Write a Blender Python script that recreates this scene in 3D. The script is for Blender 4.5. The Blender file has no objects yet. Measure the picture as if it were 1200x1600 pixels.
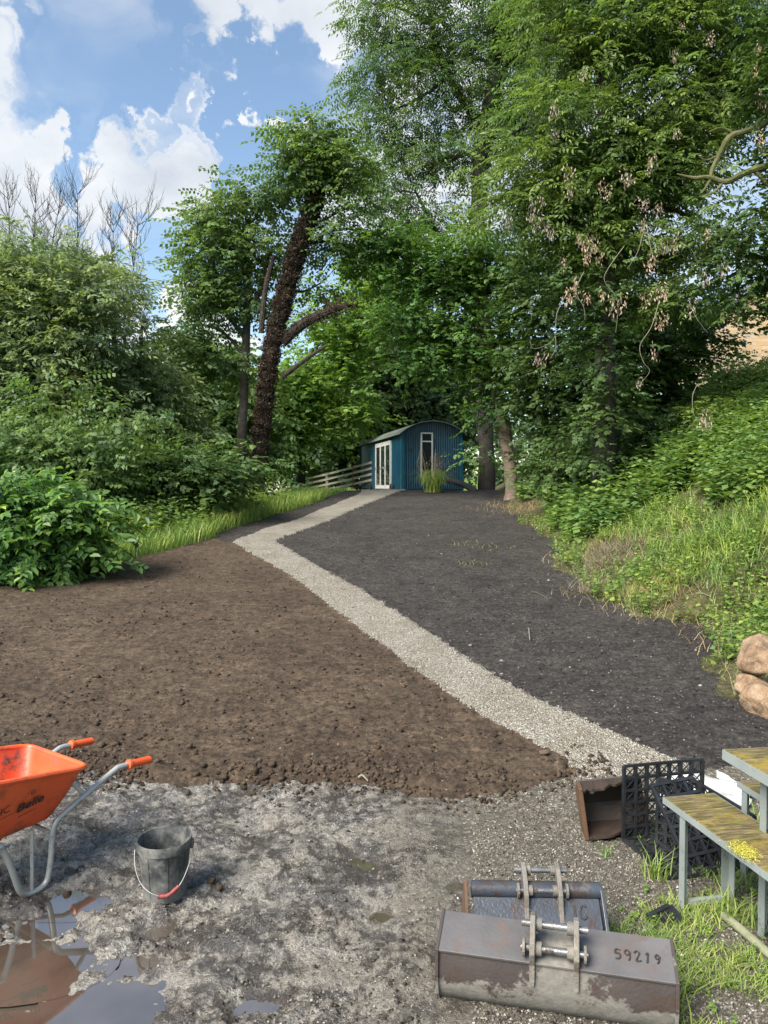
import bpy, bmesh, math, random
import numpy as np
from mathutils import Vector, Matrix

random.seed(7)
RNG = np.random.default_rng(11)
SC = bpy.context.scene
COL = SC.collection
R = math.radians

# ------------------------------------------------------------------ camera
FPX = 1180.0                      # focal length in pixels of the 1200x1600 photograph
PITCH = R(2.0)
CAMH = 1.9
cam_data = bpy.data.cameras.new('camera')
cam_data.sensor_fit = 'VERTICAL'
cam_data.sensor_height = 36.0
cam_data.lens = 36.0 * FPX / 1600.0
cam_data.clip_start = 0.05
cam_data.clip_end = 2000.0
cam = bpy.data.objects.new('camera', cam_data)
cam.location = (0, 0, CAMH)
cam.rotation_euler = (R(90) - PITCH, 0, 0)
COL.objects.link(cam)
SC.camera = cam

SUN_DIR = Vector((-0.50, -0.50, 0.71)).normalized()      # towards the sun
SUN_EL = math.asin(SUN_DIR.z)

# ------------------------------------------------------------------ render settings
SC.view_settings.view_transform = 'Standard'
SC.view_settings.look = 'None'
SC.view_settings.gamma = 1.0
SC.view_settings.use_curve_mapping = False
SC.view_settings.exposure = 1.72
SC.cycles.max_bounces = 7
SC.cycles.diffuse_bounces = 4
SC.cycles.glossy_bounces = 3
SC.cycles.transmission_bounces = 5
SC.cycles.transparent_max_bounces = 4
SC.cycles.caustics_reflective = False
SC.cycles.caustics_refractive = False
SC.cycles.use_adaptive_sampling = True
SC.cycles.adaptive_threshold = 0.015

# ------------------------------------------------------------------ small node helper
class NT:
    def __init__(self, tree):
        self.t = tree
        tree.nodes.clear()
    def n(self, typ, ins=None, **props):
        nd = self.t.nodes.new(typ)
        for k, v in props.items():
            setattr(nd, k, v)
        for k, v in (ins or {}).items():
            s = nd.inputs[k]
            if isinstance(v, bpy.types.NodeSocket):
                self.t.links.new(v, s)
            else:
                s.default_value = v
        return nd
    def math(self, op, a, b=0.0, clamp=False):
        nd = self.n('ShaderNodeMath', {0: a, 1: b}, operation=op)
        nd.use_clamp = clamp
        return nd.outputs[0]
    def mapr(self, v, a, b, c=0.0, d=1.0, smooth=False):
        nd = self.n('ShaderNodeMapRange', {0: v, 1: a, 2: b, 3: c, 4: d})
        if smooth:
            nd.interpolation_type = 'SMOOTHSTEP'
        return nd.outputs[0]
    def mix(self, f, a, b, blend='MIX'):
        nd = self.n('ShaderNodeMix', data_type='RGBA', blend_type=blend)
        for i, v in ((0, f), (6, a), (7, b)):
            s = nd.inputs[i]
            if isinstance(v, bpy.types.NodeSocket):
                self.t.links.new(v, s)
            else:
                if i and len(v) == 3:
                    v = (*v, 1)
                s.default_value = v
        return nd.outputs[2]
    def noise(self, vec, scale, detail=4.0, rough=0.55, dist=0.0):
        ins = {'Scale': scale, 'Detail': detail, 'Roughness': rough, 'Distortion': dist}
        if vec is not None:
            ins['Vector'] = vec
        return self.n('ShaderNodeTexNoise', ins).outputs[0]
    def ramp(self, v, stops):
        nd = self.n('ShaderNodeValToRGB', {0: v})
        cr = nd.color_ramp
        while len(cr.elements) < len(stops):
            cr.elements.new(0.5)
        for e, (p, c) in zip(cr.elements, stops):
            e.position = p
            e.color = (*c, 1)
        return nd.outputs[0]

# ------------------------------------------------------------------ world: clear sky with cumulus
world = bpy.data.worlds.new('World')
SC.world = world
world.use_nodes = True
w = NT(world.node_tree)

def view_dir(px, py):
    u = (px - 600) / FPX
    v = (800 - py) / FPX
    c, s = math.cos(PITCH), math.sin(PITCH)
    d = Vector((u, c + v * s, -s + v * c))
    return d

SKY = 0.072
tc = w.n('ShaderNodeTexCoord').outputs['Generated']
sky = w.n('ShaderNodeTexSky')
sky.sky_type = 'NISHITA'
sky.sun_disc = False
sky.sun_elevation = SUN_EL
sky.sun_rotation = math.atan2(SUN_DIR.x, SUN_DIR.y)
sky.air_density = 1.0
sky.dust_density = 0.6
sky.ozone_density = 1.3
sep = w.n('ShaderNodeSeparateXYZ', {0: tc})
hz = w.math('ADD', w.math('MAXIMUM', sep.outputs[2], 0.0), 0.30)
pl = w.n('ShaderNodeCombineXYZ', {0: w.math('DIVIDE', sep.outputs[0], hz), 1: w.math('DIVIDE', sep.outputs[1], hz), 2: 0.35}).outputs[0]
nz = w.noise(pl, 2.6, 6.0, 0.50, 0.25)
nz2 = w.noise(pl, 8.5, 7.0, 0.55, 0.5)
cover = w.math('ADD', w.math('MULTIPLY', nz, 0.72), w.math('MULTIPLY', nz2, 0.32))
wv1 = w.n('ShaderNodeVectorMath', {0: w.n('ShaderNodeTexNoise', {'Vector': tc, 'Scale': 7.0, 'Detail': 3.0}).outputs[1], 1: (.5, .5, .5)}, operation='SUBTRACT').outputs[0]
wv2 = w.n('ShaderNodeVectorMath', {0: w.n('ShaderNodeTexNoise', {'Vector': tc, 'Scale': 26.0, 'Detail': 6.0, 'Roughness': .62}).outputs[1], 1: (.5, .5, .5)}, operation='SUBTRACT').outputs[0]
wd = w.n('ShaderNodeVectorMath', {0: wv1, 1: (.09, .09, .09), 2: tc}, operation='MULTIPLY_ADD').outputs[0]
wd = w.n('ShaderNodeVectorMath', {0: wv2, 1: (.035, .035, .035), 2: wd}, operation='MULTIPLY_ADD').outputs[0]
# where single clouds stand: (pixel, angular radius in degrees, gain); a negative gain opens blue sky
for (cx, cy, rad, gain) in ((-70, 170, 8.0, .30), (-20, 300, 7.5, .28), (60, 335, 4.5, .16), (205, 295, 5.0, .28), (262, 325, 3.6, .18), (545, 30, 6, .32), (560, 140, 5.5, .32), (540, 235, 4, .18),
                            (255, 470, 6.0, .32), (300, 400, 3.6, .20), (350, 235, 3.4, .15), (265, 225, 3.0, .15), (140, 85, 4.0, .10), (150, 450, 7, .26), (620, 400, 9, .24), (760, 130, 16, .22), (1050, 420, 16, .16),
                            (370, 100, 9, -.26), (250, 120, 5, -.08), (130, 215, 5, -.16), (340, 330, 4, -.14), (90, 60, 7, -.08)):
    d = view_dir(cx, cy).normalized()
    dt = w.n('ShaderNodeVectorMath', {0: wd, 1: tuple(d)}, operation='DOT_PRODUCT').outputs['Value']
    bump = w.mapr(dt, math.cos(R(rad)), math.cos(R(rad * .1)), 0.0, gain, True)
    cover = w.math('ADD', cover, bump)
dens = w.mapr(cover, 0.44, 0.95, 0.0, 1.0, True)
shade = w.noise(pl, 3.1, 6.0, 0.55)
ccol = w.ramp(shade, ((0.34, (2.8, 3.05, 3.4)), (0.50, (3.75, 3.9, 4.1)), (0.64, (4.6, 4.6, 4.6))))
skyc = w.mix(1.0, sky.outputs[0], (1.02, 1.02, 0.96), 'MULTIPLY')
final = w.mix(w.math('MULTIPLY', dens, 0.95), skyc, ccol)
bg = w.n('ShaderNodeBackground', {0: final, 1: SKY})
wo = w.n('ShaderNodeOutputWorld', {0: bg.outputs[0]})

# ------------------------------------------------------------------ sun
sd = bpy.data.lights.new('sun', 'SUN')
sd.energy = 3.0
sd.angle = R(38)
sd.color = (1.0, 0.95, 0.86)
sun = bpy.data.objects.new('sun', sd)
sun.rotation_euler = (-SUN_DIR).to_track_quat('-Z', 'Y').to_euler()
sun.location = (-20, 15, 40)
COL.objects.link(sun)

# ------------------------------------------------------------------ pixel -> place helpers (used to measure the photograph)
def at(px, py, Y):
    d = view_dir(px, py)
    return Vector((0, 0, CAMH)) + d * (Y / d.y)

def atz(px, py, z):
    d = view_dir(px, py)
    return Vector((0, 0, CAMH)) + d * ((z - CAMH) / d.z)

# ------------------------------------------------------------------ numpy noise
def _h(ix, iy, iz=0, seed=0):
    h = (ix.astype(np.int64) * 374761393 + iy.astype(np.int64) * 668265263 + np.int64(seed) * 144665 + (iz.astype(np.int64) * 2147483647 if not np.isscalar(iz) else 0))
    h = (h ^ (h >> 13)) * 1274126177
    h = h & 0x7fffffff
    h = (h ^ (h >> 16)) * 73244475
    h = h & 0x7fffffff
    return ((h ^ (h >> 15)) & 0xffff) / 65535.0

def vnoise2(x, y, seed=0):
    ix, iy = np.floor(x), np.floor(y)
    fx, fy = x - ix, y - iy
    fx = fx * fx * (3 - 2 * fx)
    fy = fy * fy * (3 - 2 * fy)
    a = _h(ix, iy, 0, seed); b = _h(ix + 1, iy, 0, seed)
    c = _h(ix, iy + 1, 0, seed); d = _h(ix + 1, iy + 1, 0, seed)
    return (a + (b - a) * fx) * (1 - fy) + (c + (d - c) * fx) * fy

def fbm2(x, y, octv=4, seed=0, gain=0.5):
    s = 0; a = 1.0; t = 0
    for i in range(octv):
        s = s + a * vnoise2(x * 2.03 ** i + 17.3 * i, y * 2.03 ** i - 9.1 * i, seed + i)
        t += a; a *= gain
    return s / t

def vnoise3(p, seed=0):
    i = np.floor(p); f = p - i
    f = f * f * (3 - 2 * f)
    out = 0
    for dx in (0, 1):
        for dy in (0, 1):
            for dz in (0, 1):
                wgt = (f[:, 0] if dx else 1 - f[:, 0]) * (f[:, 1] if dy else 1 - f[:, 1]) * (f[:, 2] if dz else 1 - f[:, 2])
                out = out + wgt * _h(i[:, 0] + dx, i[:, 1] + dy, i[:, 2] + dz, seed)
    return out

# ------------------------------------------------------------------ terrain
XL_Y = [-5, 6, 8.5, 10.6, 12.8, 14.7, 15.7, 18.6, 20.5, 26, 40, 90]
XL_X = [-9, -8.2, -6.6, -5.3, -4.2, -3.35, -3.4, -2.8, -2.25, -1.35, -1.0, -6]
XR_Y = [-5, 5.6, 6.2, 7.0, 8.46, 8.9, 9.8, 14.5, 23, 26, 34, 90]
XR_X = [5.5, 4.2, 3.05, 3.02, 3.6, 2.95, 2.72, 3.15, 3.5, 3.9, 5.5, 9]

def crest_left(y): return np.interp(y, XL_Y, XL_X)
def edge_right(y): return np.interp(y, XR_Y, XR_X)

def base_h(x, y):
    x = np.asarray(x, float); y = np.asarray(y, float)
    t = y - 4.9
    z = 0.0826 * (np.sqrt(t * t + 0.25) + t) * 0.5
    over = np.maximum(y - 26.0, 0)
    z = z - over * 0.100
    xl = crest_left(y)
    dl = np.maximum(xl - 0.9 - x, 0)
    drop = 0.62 * (np.sqrt(dl * dl + 0.36) - 0.6)
    drop = np.minimum(drop, 3.0 + 0.15 * drop)
    z = z - drop * np.clip((y - 2.0) / 5.0, 0, 1)
    xr = edge_right(y)
    dr = np.maximum(x - xr, 0)
    rise = 0.56 * (np.sqrt(dr * dr + 0.25) - 0.5)
    rise = np.where(rise > 2.6, 2.6 + (rise - 2.6) * 0.25, rise)
    z = z + rise * np.clip((y - 5.6) / 1.6, 0, 1)
    z = z + 0.10 * (fbm2(x * 0.35, y * 0.35, 2, 5) - 0.5) * np.clip((y - 5) / 3, 0, 1)
    far = np.maximum(np.hypot(x, y) - 60, 0)
    return z - 0.0 * far

def ground_hit(px, py):
    d = view_dir(px, py)
    o = Vector((0, 0, CAMH))
    k = np.geomspace(1.2, 120, 1500)
    X, Y, Z = d.x * k, d.y * k, CAMH + d.z * k
    g = base_h(X, Y)
    below = np.nonzero(Z < g)[0]
    i = below[0] if len(below) else len(k) - 1
    return np.array([X[i], Y[i]])

def poly_inside(x, y, poly):
    inside = np.zeros(x.shape, bool)
    n = len(poly)
    for i in range(n):
        x0, y0 = poly[i]; x1, y1 = poly[(i + 1) % n]
        if y0 == y1:
            continue
        c = ((y0 > y) != (y1 > y)) & (x < (x1 - x0) * (y - y0) / (y1 - y0) + x0)
        inside ^= c
    return inside

def G(pts): return [tuple(ground_hit(*p)) for p in pts]
PATH_L = [(912, 1226), (900, 1208), (860, 1180), (808, 1156), (760, 1128), (700, 1092), (652, 1056), (607, 1020), (573, 997), (543, 973), (510, 948), (483, 927), (453, 903), (417, 883), (383, 863), (360, 848)]
PATH_TOP = [(390, 837), (413, 827), (453, 817), (483, 805), (527, 787), (560, 773), (593, 765.5)]
PATH_END = [(632, 766)]
PATH_BK = [(600, 777), (553, 797), (520, 812), (473, 830), (428, 847)]
PATH_R = [(463, 867), (497, 887), (540, 910), (590, 940), (633, 967), (673, 993), (708, 1018), (780, 1064), (848, 1100), (920, 1132), (992, 1164), (1052, 1190), (1085, 1208)]
PATH_POLY = G(PATH_L) + G(PATH_TOP) + G(PATH_END) + G(PATH_BK) + G(PATH_R)
BROWN_TOP = G(PATH_L)
YARD_EDGE = sorted(G([(-500, 1175), (-200, 1180), (60, 1205), (160, 1215), (280, 1232), (420, 1228), (560, 1224), (640, 1240), (720, 1248), (820, 1238), (900, 1212), (1000, 1205), (1080, 1208), (1150, 1195), (1250, 1180), (1500, 1170)]))
YE_X = [p[0] for p in YARD_EDGE]; YE_Y = [p[1] for p in YARD_EDGE]
BROWN_POLY = BROWN_TOP + [(-3.4, 14.9), (-4.2, 12.8), (-5.3, 10.6), (-6.6, 8.5), (-9, 5), (-9, 2), (3, 2)]

YARD, PATH, BROWN, BLACK, LEFTG, RIGHTG = range(6)
def region(x, y):
    jx = x + 0.035 * (fbm2(x * 3, y * 3, 3, 21) - .5) + 0.05 * (vnoise2(x * 14, y * 14, 22) - .5)
    jy = y + 0.045 * (fbm2(x * 3, y * 3, 3, 31) - .5) + 0.06 * (vnoise2(x * 14, y * 14, 32) - .5)
    big = fbm2(x * 1.1, y * 1.1, 3, 41) - .5
    r = np.full(x.shape, BLACK)
    r[poly_inside(jx, jy, BROWN_POLY)] = BROWN
    r[jx < crest_left(jy) + 0.25 * big] = LEFTG
    r[jx > edge_right(jy) + 0.9 * big] = RIGHTG
    yard = jy < np.interp(jx, YE_X, YE_Y) + 0.22 * big
    r[yard] = YARD
    r[poly_inside(jx, jy, PATH_POLY) & ~(yard & (jy < 4.6))] = PATH
    return r

# wet hollows in the yard: pixel centre, radii (m), depth (m)
HOLLOWS = [((25, 1500), .33, .20, .046), ((175, 1560), .22, .16, .045), ((110, 1405), .26, .12, .040), ((60, 1440), .22, .14, .045),
           ((548, 1340), .13, .16, .030), ((716, 1376), .10, .07, .028), ((200, 1500), .13, .12, .036), ((700, 1480), .08, .14, .028),
           ((250, 1445), .10, .07, .022), ((-70, 1560), .30, .3, .05), ((330, 1490), .16, .05, .026), ((60, 1590), .3, .12, .04), ((395, 1560), .12, .05, .024), ((600, 1420), .10, .05, .022), ((430, 1290), .12, .05, .022), ((180, 1290), .12, .05, .026), ((300, 1250), .10, .06, .02), ((235, 1360), .09, .06, .026), ((150, 1385), .14, .05, .030)]
HOLLOW_W = []
for (pp, rx, ry, dp) in HOLLOWS:
    c = atz(pp[0], pp[1], 0.0)
    HOLLOW_W.append((c.x, c.y, rx, ry, dp))
WATER_Z = -0.020
CLEAR = [(-1.85, 3.58, .30), (-1.014, 3.434, .17)]

def detail_h(x, y, reg):
    """Relief of the loose ground: clods, crumbs, ruts."""
    d = np.zeros(x.shape)
    m = reg == BROWN
    X, Y = x[m], y[m]
    if len(X):
        b = 0.028 * (fbm2(X * 2.2, Y * 2.2, 3, 50) - .5) + 0.030 * np.maximum(fbm2(X * 7, Y * 7, 3, 51) - .52, 0) + 0.024 * (np.abs(fbm2(X * 16, Y * 16, 3, 52) - .5) * 2 - .3)
        b += 0.012 * (vnoise2(X * 42, Y * 42, 53) - .5)
        edge = np.interp(X, YE_X, YE_Y)
        b += 0.055 * np.exp(-((Y - edge - .16) / .15) ** 2) * (0.35 + 1.6 * np.maximum(fbm2(X * 7, Y * 7, 3, 54) - .4, 0)) + .02
        d[m] = b * np.clip((Y - edge) / .14 + .1, 0, 1)
    m = reg == BLACK
    X, Y = x[m], y[m]
    if len(X):
        d[m] = 0.025 * (fbm2(X * 2.5, Y * 2.5, 3, 60) - .5) + 0.040 * np.maximum(fbm2(X * 8, Y * 8, 3, 61) - .5, 0) + 0.022 * (np.abs(fbm2(X * 18, Y * 18, 3, 62) - .5) * 2 - .3) + 0.01 * (vnoise2(X * 45, Y * 45, 63) - .5)
    m = reg == PATH
    X, Y = x[m], y[m]
    if len(X):
        d[m] = 0.03 + 0.012 * (fbm2(X * 3, Y * 3, 2, 70) - .5) + 0.012 * (vnoise2(X * 40, Y * 40, 71) - .5)
    m = reg == YARD
    X, Y = x[m], y[m]
    if len(X):
        wet = np.clip((0.75 - X) / 0.9, 0.12, 1)
        b = 0.050 * (fbm2(X * 1.6, Y * 1.6, 3, 80) - .5) + 0.060 * (fbm2(X * 5.5 + Y * .6, Y * 1.1, 3, 87) - .5) + 0.060 * (fbm2(X * 7, Y * 7, 4, 81, .6) - .5) + 0.075 * np.maximum(fbm2(X * 10, Y * 10, 3, 82) - .55, 0) * (fbm2(X * 2.2, Y * 2.2, 2, 86) > .47) + 0.020 * (np.abs(fbm2(X * 28, Y * 28, 3, 84) - .5) * 2 - .3)
        b = b * wet + 0.010 * (vnoise2(X * 55, Y * 55, 83) - .5)
        h = np.zeros(X.shape)
        for (cx, cy, rx, ry, dp) in HOLLOW_W:
            q = ((X - cx) / rx) ** 2 + ((Y - cy) / ry) ** 2
            h = np.maximum(h, (dp + .020) * np.exp(-q * 1.2))
        d[m] = b - h
    m = (reg == LEFTG) | (reg == RIGHTG)
    X, Y = x[m], y[m]
    if len(X):
        d[m] = 0.08 * (fbm2(X * 2, Y * 2, 4, 90) - .5)
    return d

def ground_z(x, y):
    x = np.atleast_1d(np.asarray(x, float)); y = np.atleast_1d(np.asarray(y, float))
    return base_h(x, y) + detail_h(x, y, region(x, y))

def gz(x, y): return float(ground_z(x, y)[0])

# ------------------------------------------------------------------ object helpers
def np_mesh(name, verts, faces, k):
    """One mesh from an (N,3) array and an (M,k) array of same-sized faces."""
    me = bpy.data.meshes.new(name)
    verts = np.ascontiguousarray(verts, dtype=np.float32)
    faces = np.ascontiguousarray(faces, dtype=np.int32)
    me.vertices.add(len(verts))
    me.vertices.foreach_set('co', verts.ravel())
    me.loops.add(faces.size)
    me.loops.foreach_set('vertex_index', faces.ravel())
    me.polygons.add(len(faces))
    me.polygons.foreach_set('loop_start', np.arange(0, faces.size, k, dtype=np.int32))
    me.polygons.foreach_set('loop_total', np.full(len(faces), k, dtype=np.int32))
    me.update(calc_edges=True)
    return me

def link(name, me, material=None, parent=None, smooth=False):
    o = bpy.data.objects.new(name, me)
    if material is not None and not me.materials:
        me.materials.append(material)
    if smooth:
        me.polygons.foreach_set('use_smooth', np.ones(len(me.polygons), dtype=bool))
    if parent is not None:
        o.parent = parent
    COL.objects.link(o)
    return o

def tag(o, label=None, category=None, group=None, kind=None):
    if label: o['label'] = label
    if category: o['category'] = category
    if group: o['group'] = group
    if kind: o['kind'] = kind
    return o

def thing(name, label, category, loc=(0, 0, 0), rz=0.0, group=None):
    o = bpy.data.objects.new(name, None)
    o.empty_display_size = 0.1
    o.location = loc
    o.rotation_euler = (0, 0, rz)
    COL.objects.link(o)
    return tag(o, label, category, group)

class MB:
    """Collects simple shapes into one mesh."""
    def __init__(self):
        self.v = []; self.f = []
    def add(self, vs, fs):
        n = len(self.v)
        self.v += [tuple(p) for p in vs]
        self.f += [tuple(i + n for i in q) for q in fs]
        return self
    def box(self, lo, hi, M=None):
        x0, y0, z0 = lo; x1, y1, z1 = hi
        vs = [(x0, y0, z0), (x1, y0, z0), (x1, y1, z0), (x0, y1, z0), (x0, y0, z1), (x1, y0, z1), (x1, y1, z1), (x0, y1, z1)]
        if M is not None: vs = [tuple(M @ Vector(p)) for p in vs]
        return self.add(vs, [(0, 3, 2, 1), (4, 5, 6, 7), (0, 1, 5, 4), (1, 2, 6, 5), (2, 3, 7, 6), (3, 0, 4, 7)])
    def bar(self, a, b, wx, wy, up=(0, 0, 1)):
        a = Vector(a); b = Vector(b)
        d = (b - a).normalized(); u = Vector(up)
        s = d.cross(u)
        if s.length < 1e-4: s = d.cross(Vector((1, 0, 0)))
        s.normalize(); t = s.cross(d)
        vs = []
        for p in (a, b):
            for sx, sy in ((-1, -1), (1, -1), (1, 1), (-1, 1)):
                vs.append(p + s * sx * wx / 2 + t * sy * wy / 2)
        return self.add(vs, [(0, 1, 2, 3), (7, 6, 5, 4), (0, 4, 5, 1), (1, 5, 6, 2), (2, 6, 7, 3), (3, 7, 4, 0)])
    def tube(self, pts, r, n=8, cap=True):
        pts = [Vector(p) for p in pts]
        rs = r if isinstance(r, (list, tuple)) else [r] * len(pts)
        m = len(pts)
        tang = [((pts[min(i + 1, m - 1)] - pts[max(i - 1, 0)]).normalized()) for i in range(m)]
        ref = Vector((0, 0, 1)) if abs(tang[0].z) < .9 else Vector((1, 0, 0))
        s = tang[0].cross(ref).normalized()
        vs = []; fs = []
        for i in range(m):
            s = (s - tang[i] * s.dot(tang[i]))
            s.normalize()
            t = tang[i].cross(s)
            for k in range(n):
                a = 2 * math.pi * k / n
                vs.append(pts[i] + (s * math.cos(a) + t * math.sin(a)) * rs[i])
        for i in range(m - 1):
            for k in range(n):
                fs.append((i * n + k, i * n + (k + 1) % n, (i + 1) * n + (k + 1) % n, (i + 1) * n + k))
        if cap:
            fs.append(tuple(range(n - 1, -1, -1)))
            fs.append(tuple((m - 1) * n + k for k in range(n)))
        return self.add(vs, fs)
    def lathe(self, prof, n=32, close=False):
        vs = []; fs = []
        m = len(prof)
        for (r, z) in prof:
            for k in range(n):
                a = 2 * math.pi * k / n
                vs.append((r * math.cos(a), r * math.sin(a), z))
        for i in range(m - 1):
            for k in range(n):
                fs.append((i * n + k, i * n + (k + 1) % n, (i + 1) * n + (k + 1) % n, (i + 1) * n + k))
        if close:
            fs.append(tuple(range(n - 1, -1, -1)))
        return self.add(vs, fs)
    def prism(self, poly, x0, x1):
        """A polygon given in (y, z), extruded along x."""
        n = len(poly)
        vs = [(x0, y, z) for y, z in poly] + [(x1, y, z) for y, z in poly]
        fs = [tuple(range(n - 1, -1, -1)), tuple(range(n, 2 * n))] + [(i, (i + 1) % n, n + (i + 1) % n, n + i) for i in range(n)]
        return self.add(vs, fs)
    def sheet(self, prof, x0, x1, th):
        """An open profile in (y, z), extruded along x and given thickness inwards."""
        n = len(prof)
        P = [Vector((0, y, z)) for y, z in prof]
        inn = []
        for i in range(n):
            t = (P[min(i + 1, n - 1)] - P[max(i - 1, 0)]).normalized()
            nrm = Vector((0, -t.z, t.y))
            inn.append(P[i] + nrm * th)
        ring = [(p.y, p.z) for p in P] + [(p.y, p.z) for p in reversed(inn)]
        m = len(ring)
        vs = [(x0, y, z) for y, z in ring] + [(x1, y, z) for y, z in ring]
        fs = [(i, (i + 1) % m, m + (i + 1) % m, m + i) for i in range(m)]
        for s in (0, m):
            for i in range(n - 1):
                q = (s + i, s + i + 1, s + m - 2 - i, s + m - 1 - i)
                fs.append(q if s else tuple(reversed(q)))
        return self.add(vs, fs)
    def build(self, name, material, parent=None, smooth=False, bevel=0.0, fix=True):
        me = bpy.data.meshes.new(name)
        me.from_pydata(self.v, [], self.f)
        if fix:
            bm = bmesh.new(); bm.from_mesh(me)
            bmesh.ops.recalc_face_normals(bm, faces=bm.faces)
            bm.to_mesh(me); bm.free()
        o = link(name, me, material, parent, smooth)
        if smooth and bevel == 0:
            me.set_sharp_from_angle(angle=R(38))
        if bevel:
            b = o.modifiers.new('bevel', 'BEVEL')
            b.width = bevel; b.segments = 2; b.limit_method = 'ANGLE'; b.angle_limit = R(40)
        return o

def spline(pts, n=6):
    """Catmull-Rom through the points."""
    P = [Vector(p) for p in pts]
    out = []
    for i in range(len(P) - 1):
        p0 = P[max(i - 1, 0)]; p1 = P[i]; p2 = P[i + 1]; p3 = P[min(i + 2, len(P) - 1)]
        for k in range(n):
            t = k / n
            out.append(0.5 * ((2 * p1) + (p2 - p0) * t + (2 * p0 - 5 * p1 + 4 * p2 - p3) * t * t + (3 * p1 - p0 - 3 * p2 + p3) * t ** 3))
    out.append(P[-1])
    return out

# ------------------------------------------------------------------ materials
def mat(name):
    m = bpy.data.materials.new(name)
    m.use_nodes = True
    t = NT(m.node_tree)
    return m, t

def finish(t, shader, disp=None):
    t.n('ShaderNodeOutputMaterial', {0: shader})

def simple(name, stops, scale=8.0, rough=(0.5, 0.8), bump=0.2, bscale=40.0, metal=0.0, detail=6.0, spec=0.5, bdist=0.01, coord='Object'):
    m, t = mat(name)
    tc = t.n('ShaderNodeTexCoord').outputs[coord]
    nz = t.noise(tc, scale, detail, 0.6)
    col = t.ramp(nz, stops)
    b = t.n('ShaderNodeBump', {'Strength': bump, 'Distance': bdist, 'Height': t.noise(tc, bscale, 5.0, 0.6)})
    rg = t.mapr(t.noise(tc, scale * 1.7, 4.0), 0.3, 0.7, rough[0], rough[1])
    p = t.n('ShaderNodeBsdfPrincipled', {'Base Color': col, 'Roughness': rg, 'Metallic': metal, 'Normal': b.outputs[0], 'Specular IOR Level': spec})
    finish(t, p.outputs[0])
    return m

def soil(name, stops, big, bits, bitamt, rough, bump=0.6):
    """Loose earth: crumb noise, larger tone patches and pale grit."""
    m, t = mat(name)
    pos = t.n('ShaderNodeNewGeometry').outputs['Position']
    n1 = t.noise(pos, 26.0, 8.0, 0.68)
    n2 = t.noise(pos, 1.3, 4.0, 0.55)
    col = t.ramp(n1, stops)
    col = t.mix(t.mapr(n2, 0.38, 0.66), col, t.mix(1.0, col, big, 'MULTIPLY'))
    smp = t.n('ShaderNodeMapping', {0: pos}); smp.inputs['Scale'].default_value = (6.5, 9.5, 7); smp.inputs['Rotation'].default_value = (0, 0, .12)
    n5 = t.noise(smp.outputs[0], 1.0, 8.0, 0.7)
    col = t.mix(1.0, col, t.ramp(n5, ((0.34, (.55, .55, .56)), (0.5, (1.0, 1.0, 1.0)), (0.66, (1.5, 1.48, 1.45)))), 'MULTIPLY')
    v = t.n('ShaderNodeTexVoronoi', {'Vector': pos, 'Scale': 55.0, 'Randomness': 1.0})
    rnd = t.n('ShaderNodeSeparateColor', {0: v.outputs['Color']}).outputs[0]
    isbit = t.math('MULTIPLY', t.math('GREATER_THAN', rnd, 1 - bitamt), t.math('LESS_THAN', v.outputs['Distance'], 0.33))
    col = t.mix(isbit, col, bits)
    hb = t.math('ADD', t.noise(pos, 60.0, 7.0, 0.7), t.math('MULTIPLY', n5, 2.5))
    b = t.n('ShaderNodeBump', {'Strength': bump, 'Distance': 0.03, 'Height': hb})
    p = t.n('ShaderNodeBsdfPrincipled', {'Base Color': col, 'Roughness': rough, 'Normal': b.outputs[0], 'Specular IOR Level': 0.25})
    finish(t, p.outputs[0])
    return m

M = {}
M['brown_soil'] = soil('brown_soil', ((0.30, (.027, .0185, .012)), (0.48, (.070, .049, .0325)), (0.62, (.108, .078, .053)), (0.8, (.15, .113, .08))), (.72, .70, .70), (.22, .19, .15), 0.010, 0.95)
M['black_soil'] = soil('black_soil', ((0.30, (.0125, .0108, .0095)), (0.50, (.041, .0360, .0320)), (0.66, (.077, .068, .060)), (0.82, (.13, .116, .102))), (.70, .70, .72), (.26, .235, .20), 0.03, 0.95)

def gravel_material(name, base, vary, scale, dirt):
    m, t = mat(name)
    pos = t.n('ShaderNodeNewGeometry').outputs['Position']
    v = t.n('ShaderNodeTexVoronoi', {'Vector': pos, 'Scale': scale, 'Randomness': 1.0})
    rnd = t.n('ShaderNodeSeparateColor', {0: v.outputs['Color']}).outputs[0]
    col = t.ramp(rnd, base)
    nd = t.noise(pos, 2.4, 5.0, 0.6)
    col = t.mix(t.mapr(nd, 0.42, 0.70, 0.0, vary), col, dirt)
    gap = t.mapr(v.outputs['Distance'], 0.40, 0.85, 0.0, 0.60)
    col = t.mix(gap, col, (.10, .09, .075))
    h = t.math('SUBTRACT', 1.0, v.outputs['Distance'])
    b = t.n('ShaderNodeBump', {'Strength': 0.9, 'Distance': 0.02, 'Height': h})
    p = t.n('ShaderNodeBsdfPrincipled', {'Base Color': col, 'Roughness': 0.85, 'Normal': b.outputs[0], 'Specular IOR Level': 0.3})
    finish(t, p.outputs[0])
    return m
M['path'] = gravel_material('path', ((0.0, (.17, .150, .118)), (0.4, (.265, .24, .195)), (0.75, (.345, .318, .265)), (1.0, (.45, .425, .37))), 0.60, 75.0, (.16, .125, .085))

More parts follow.
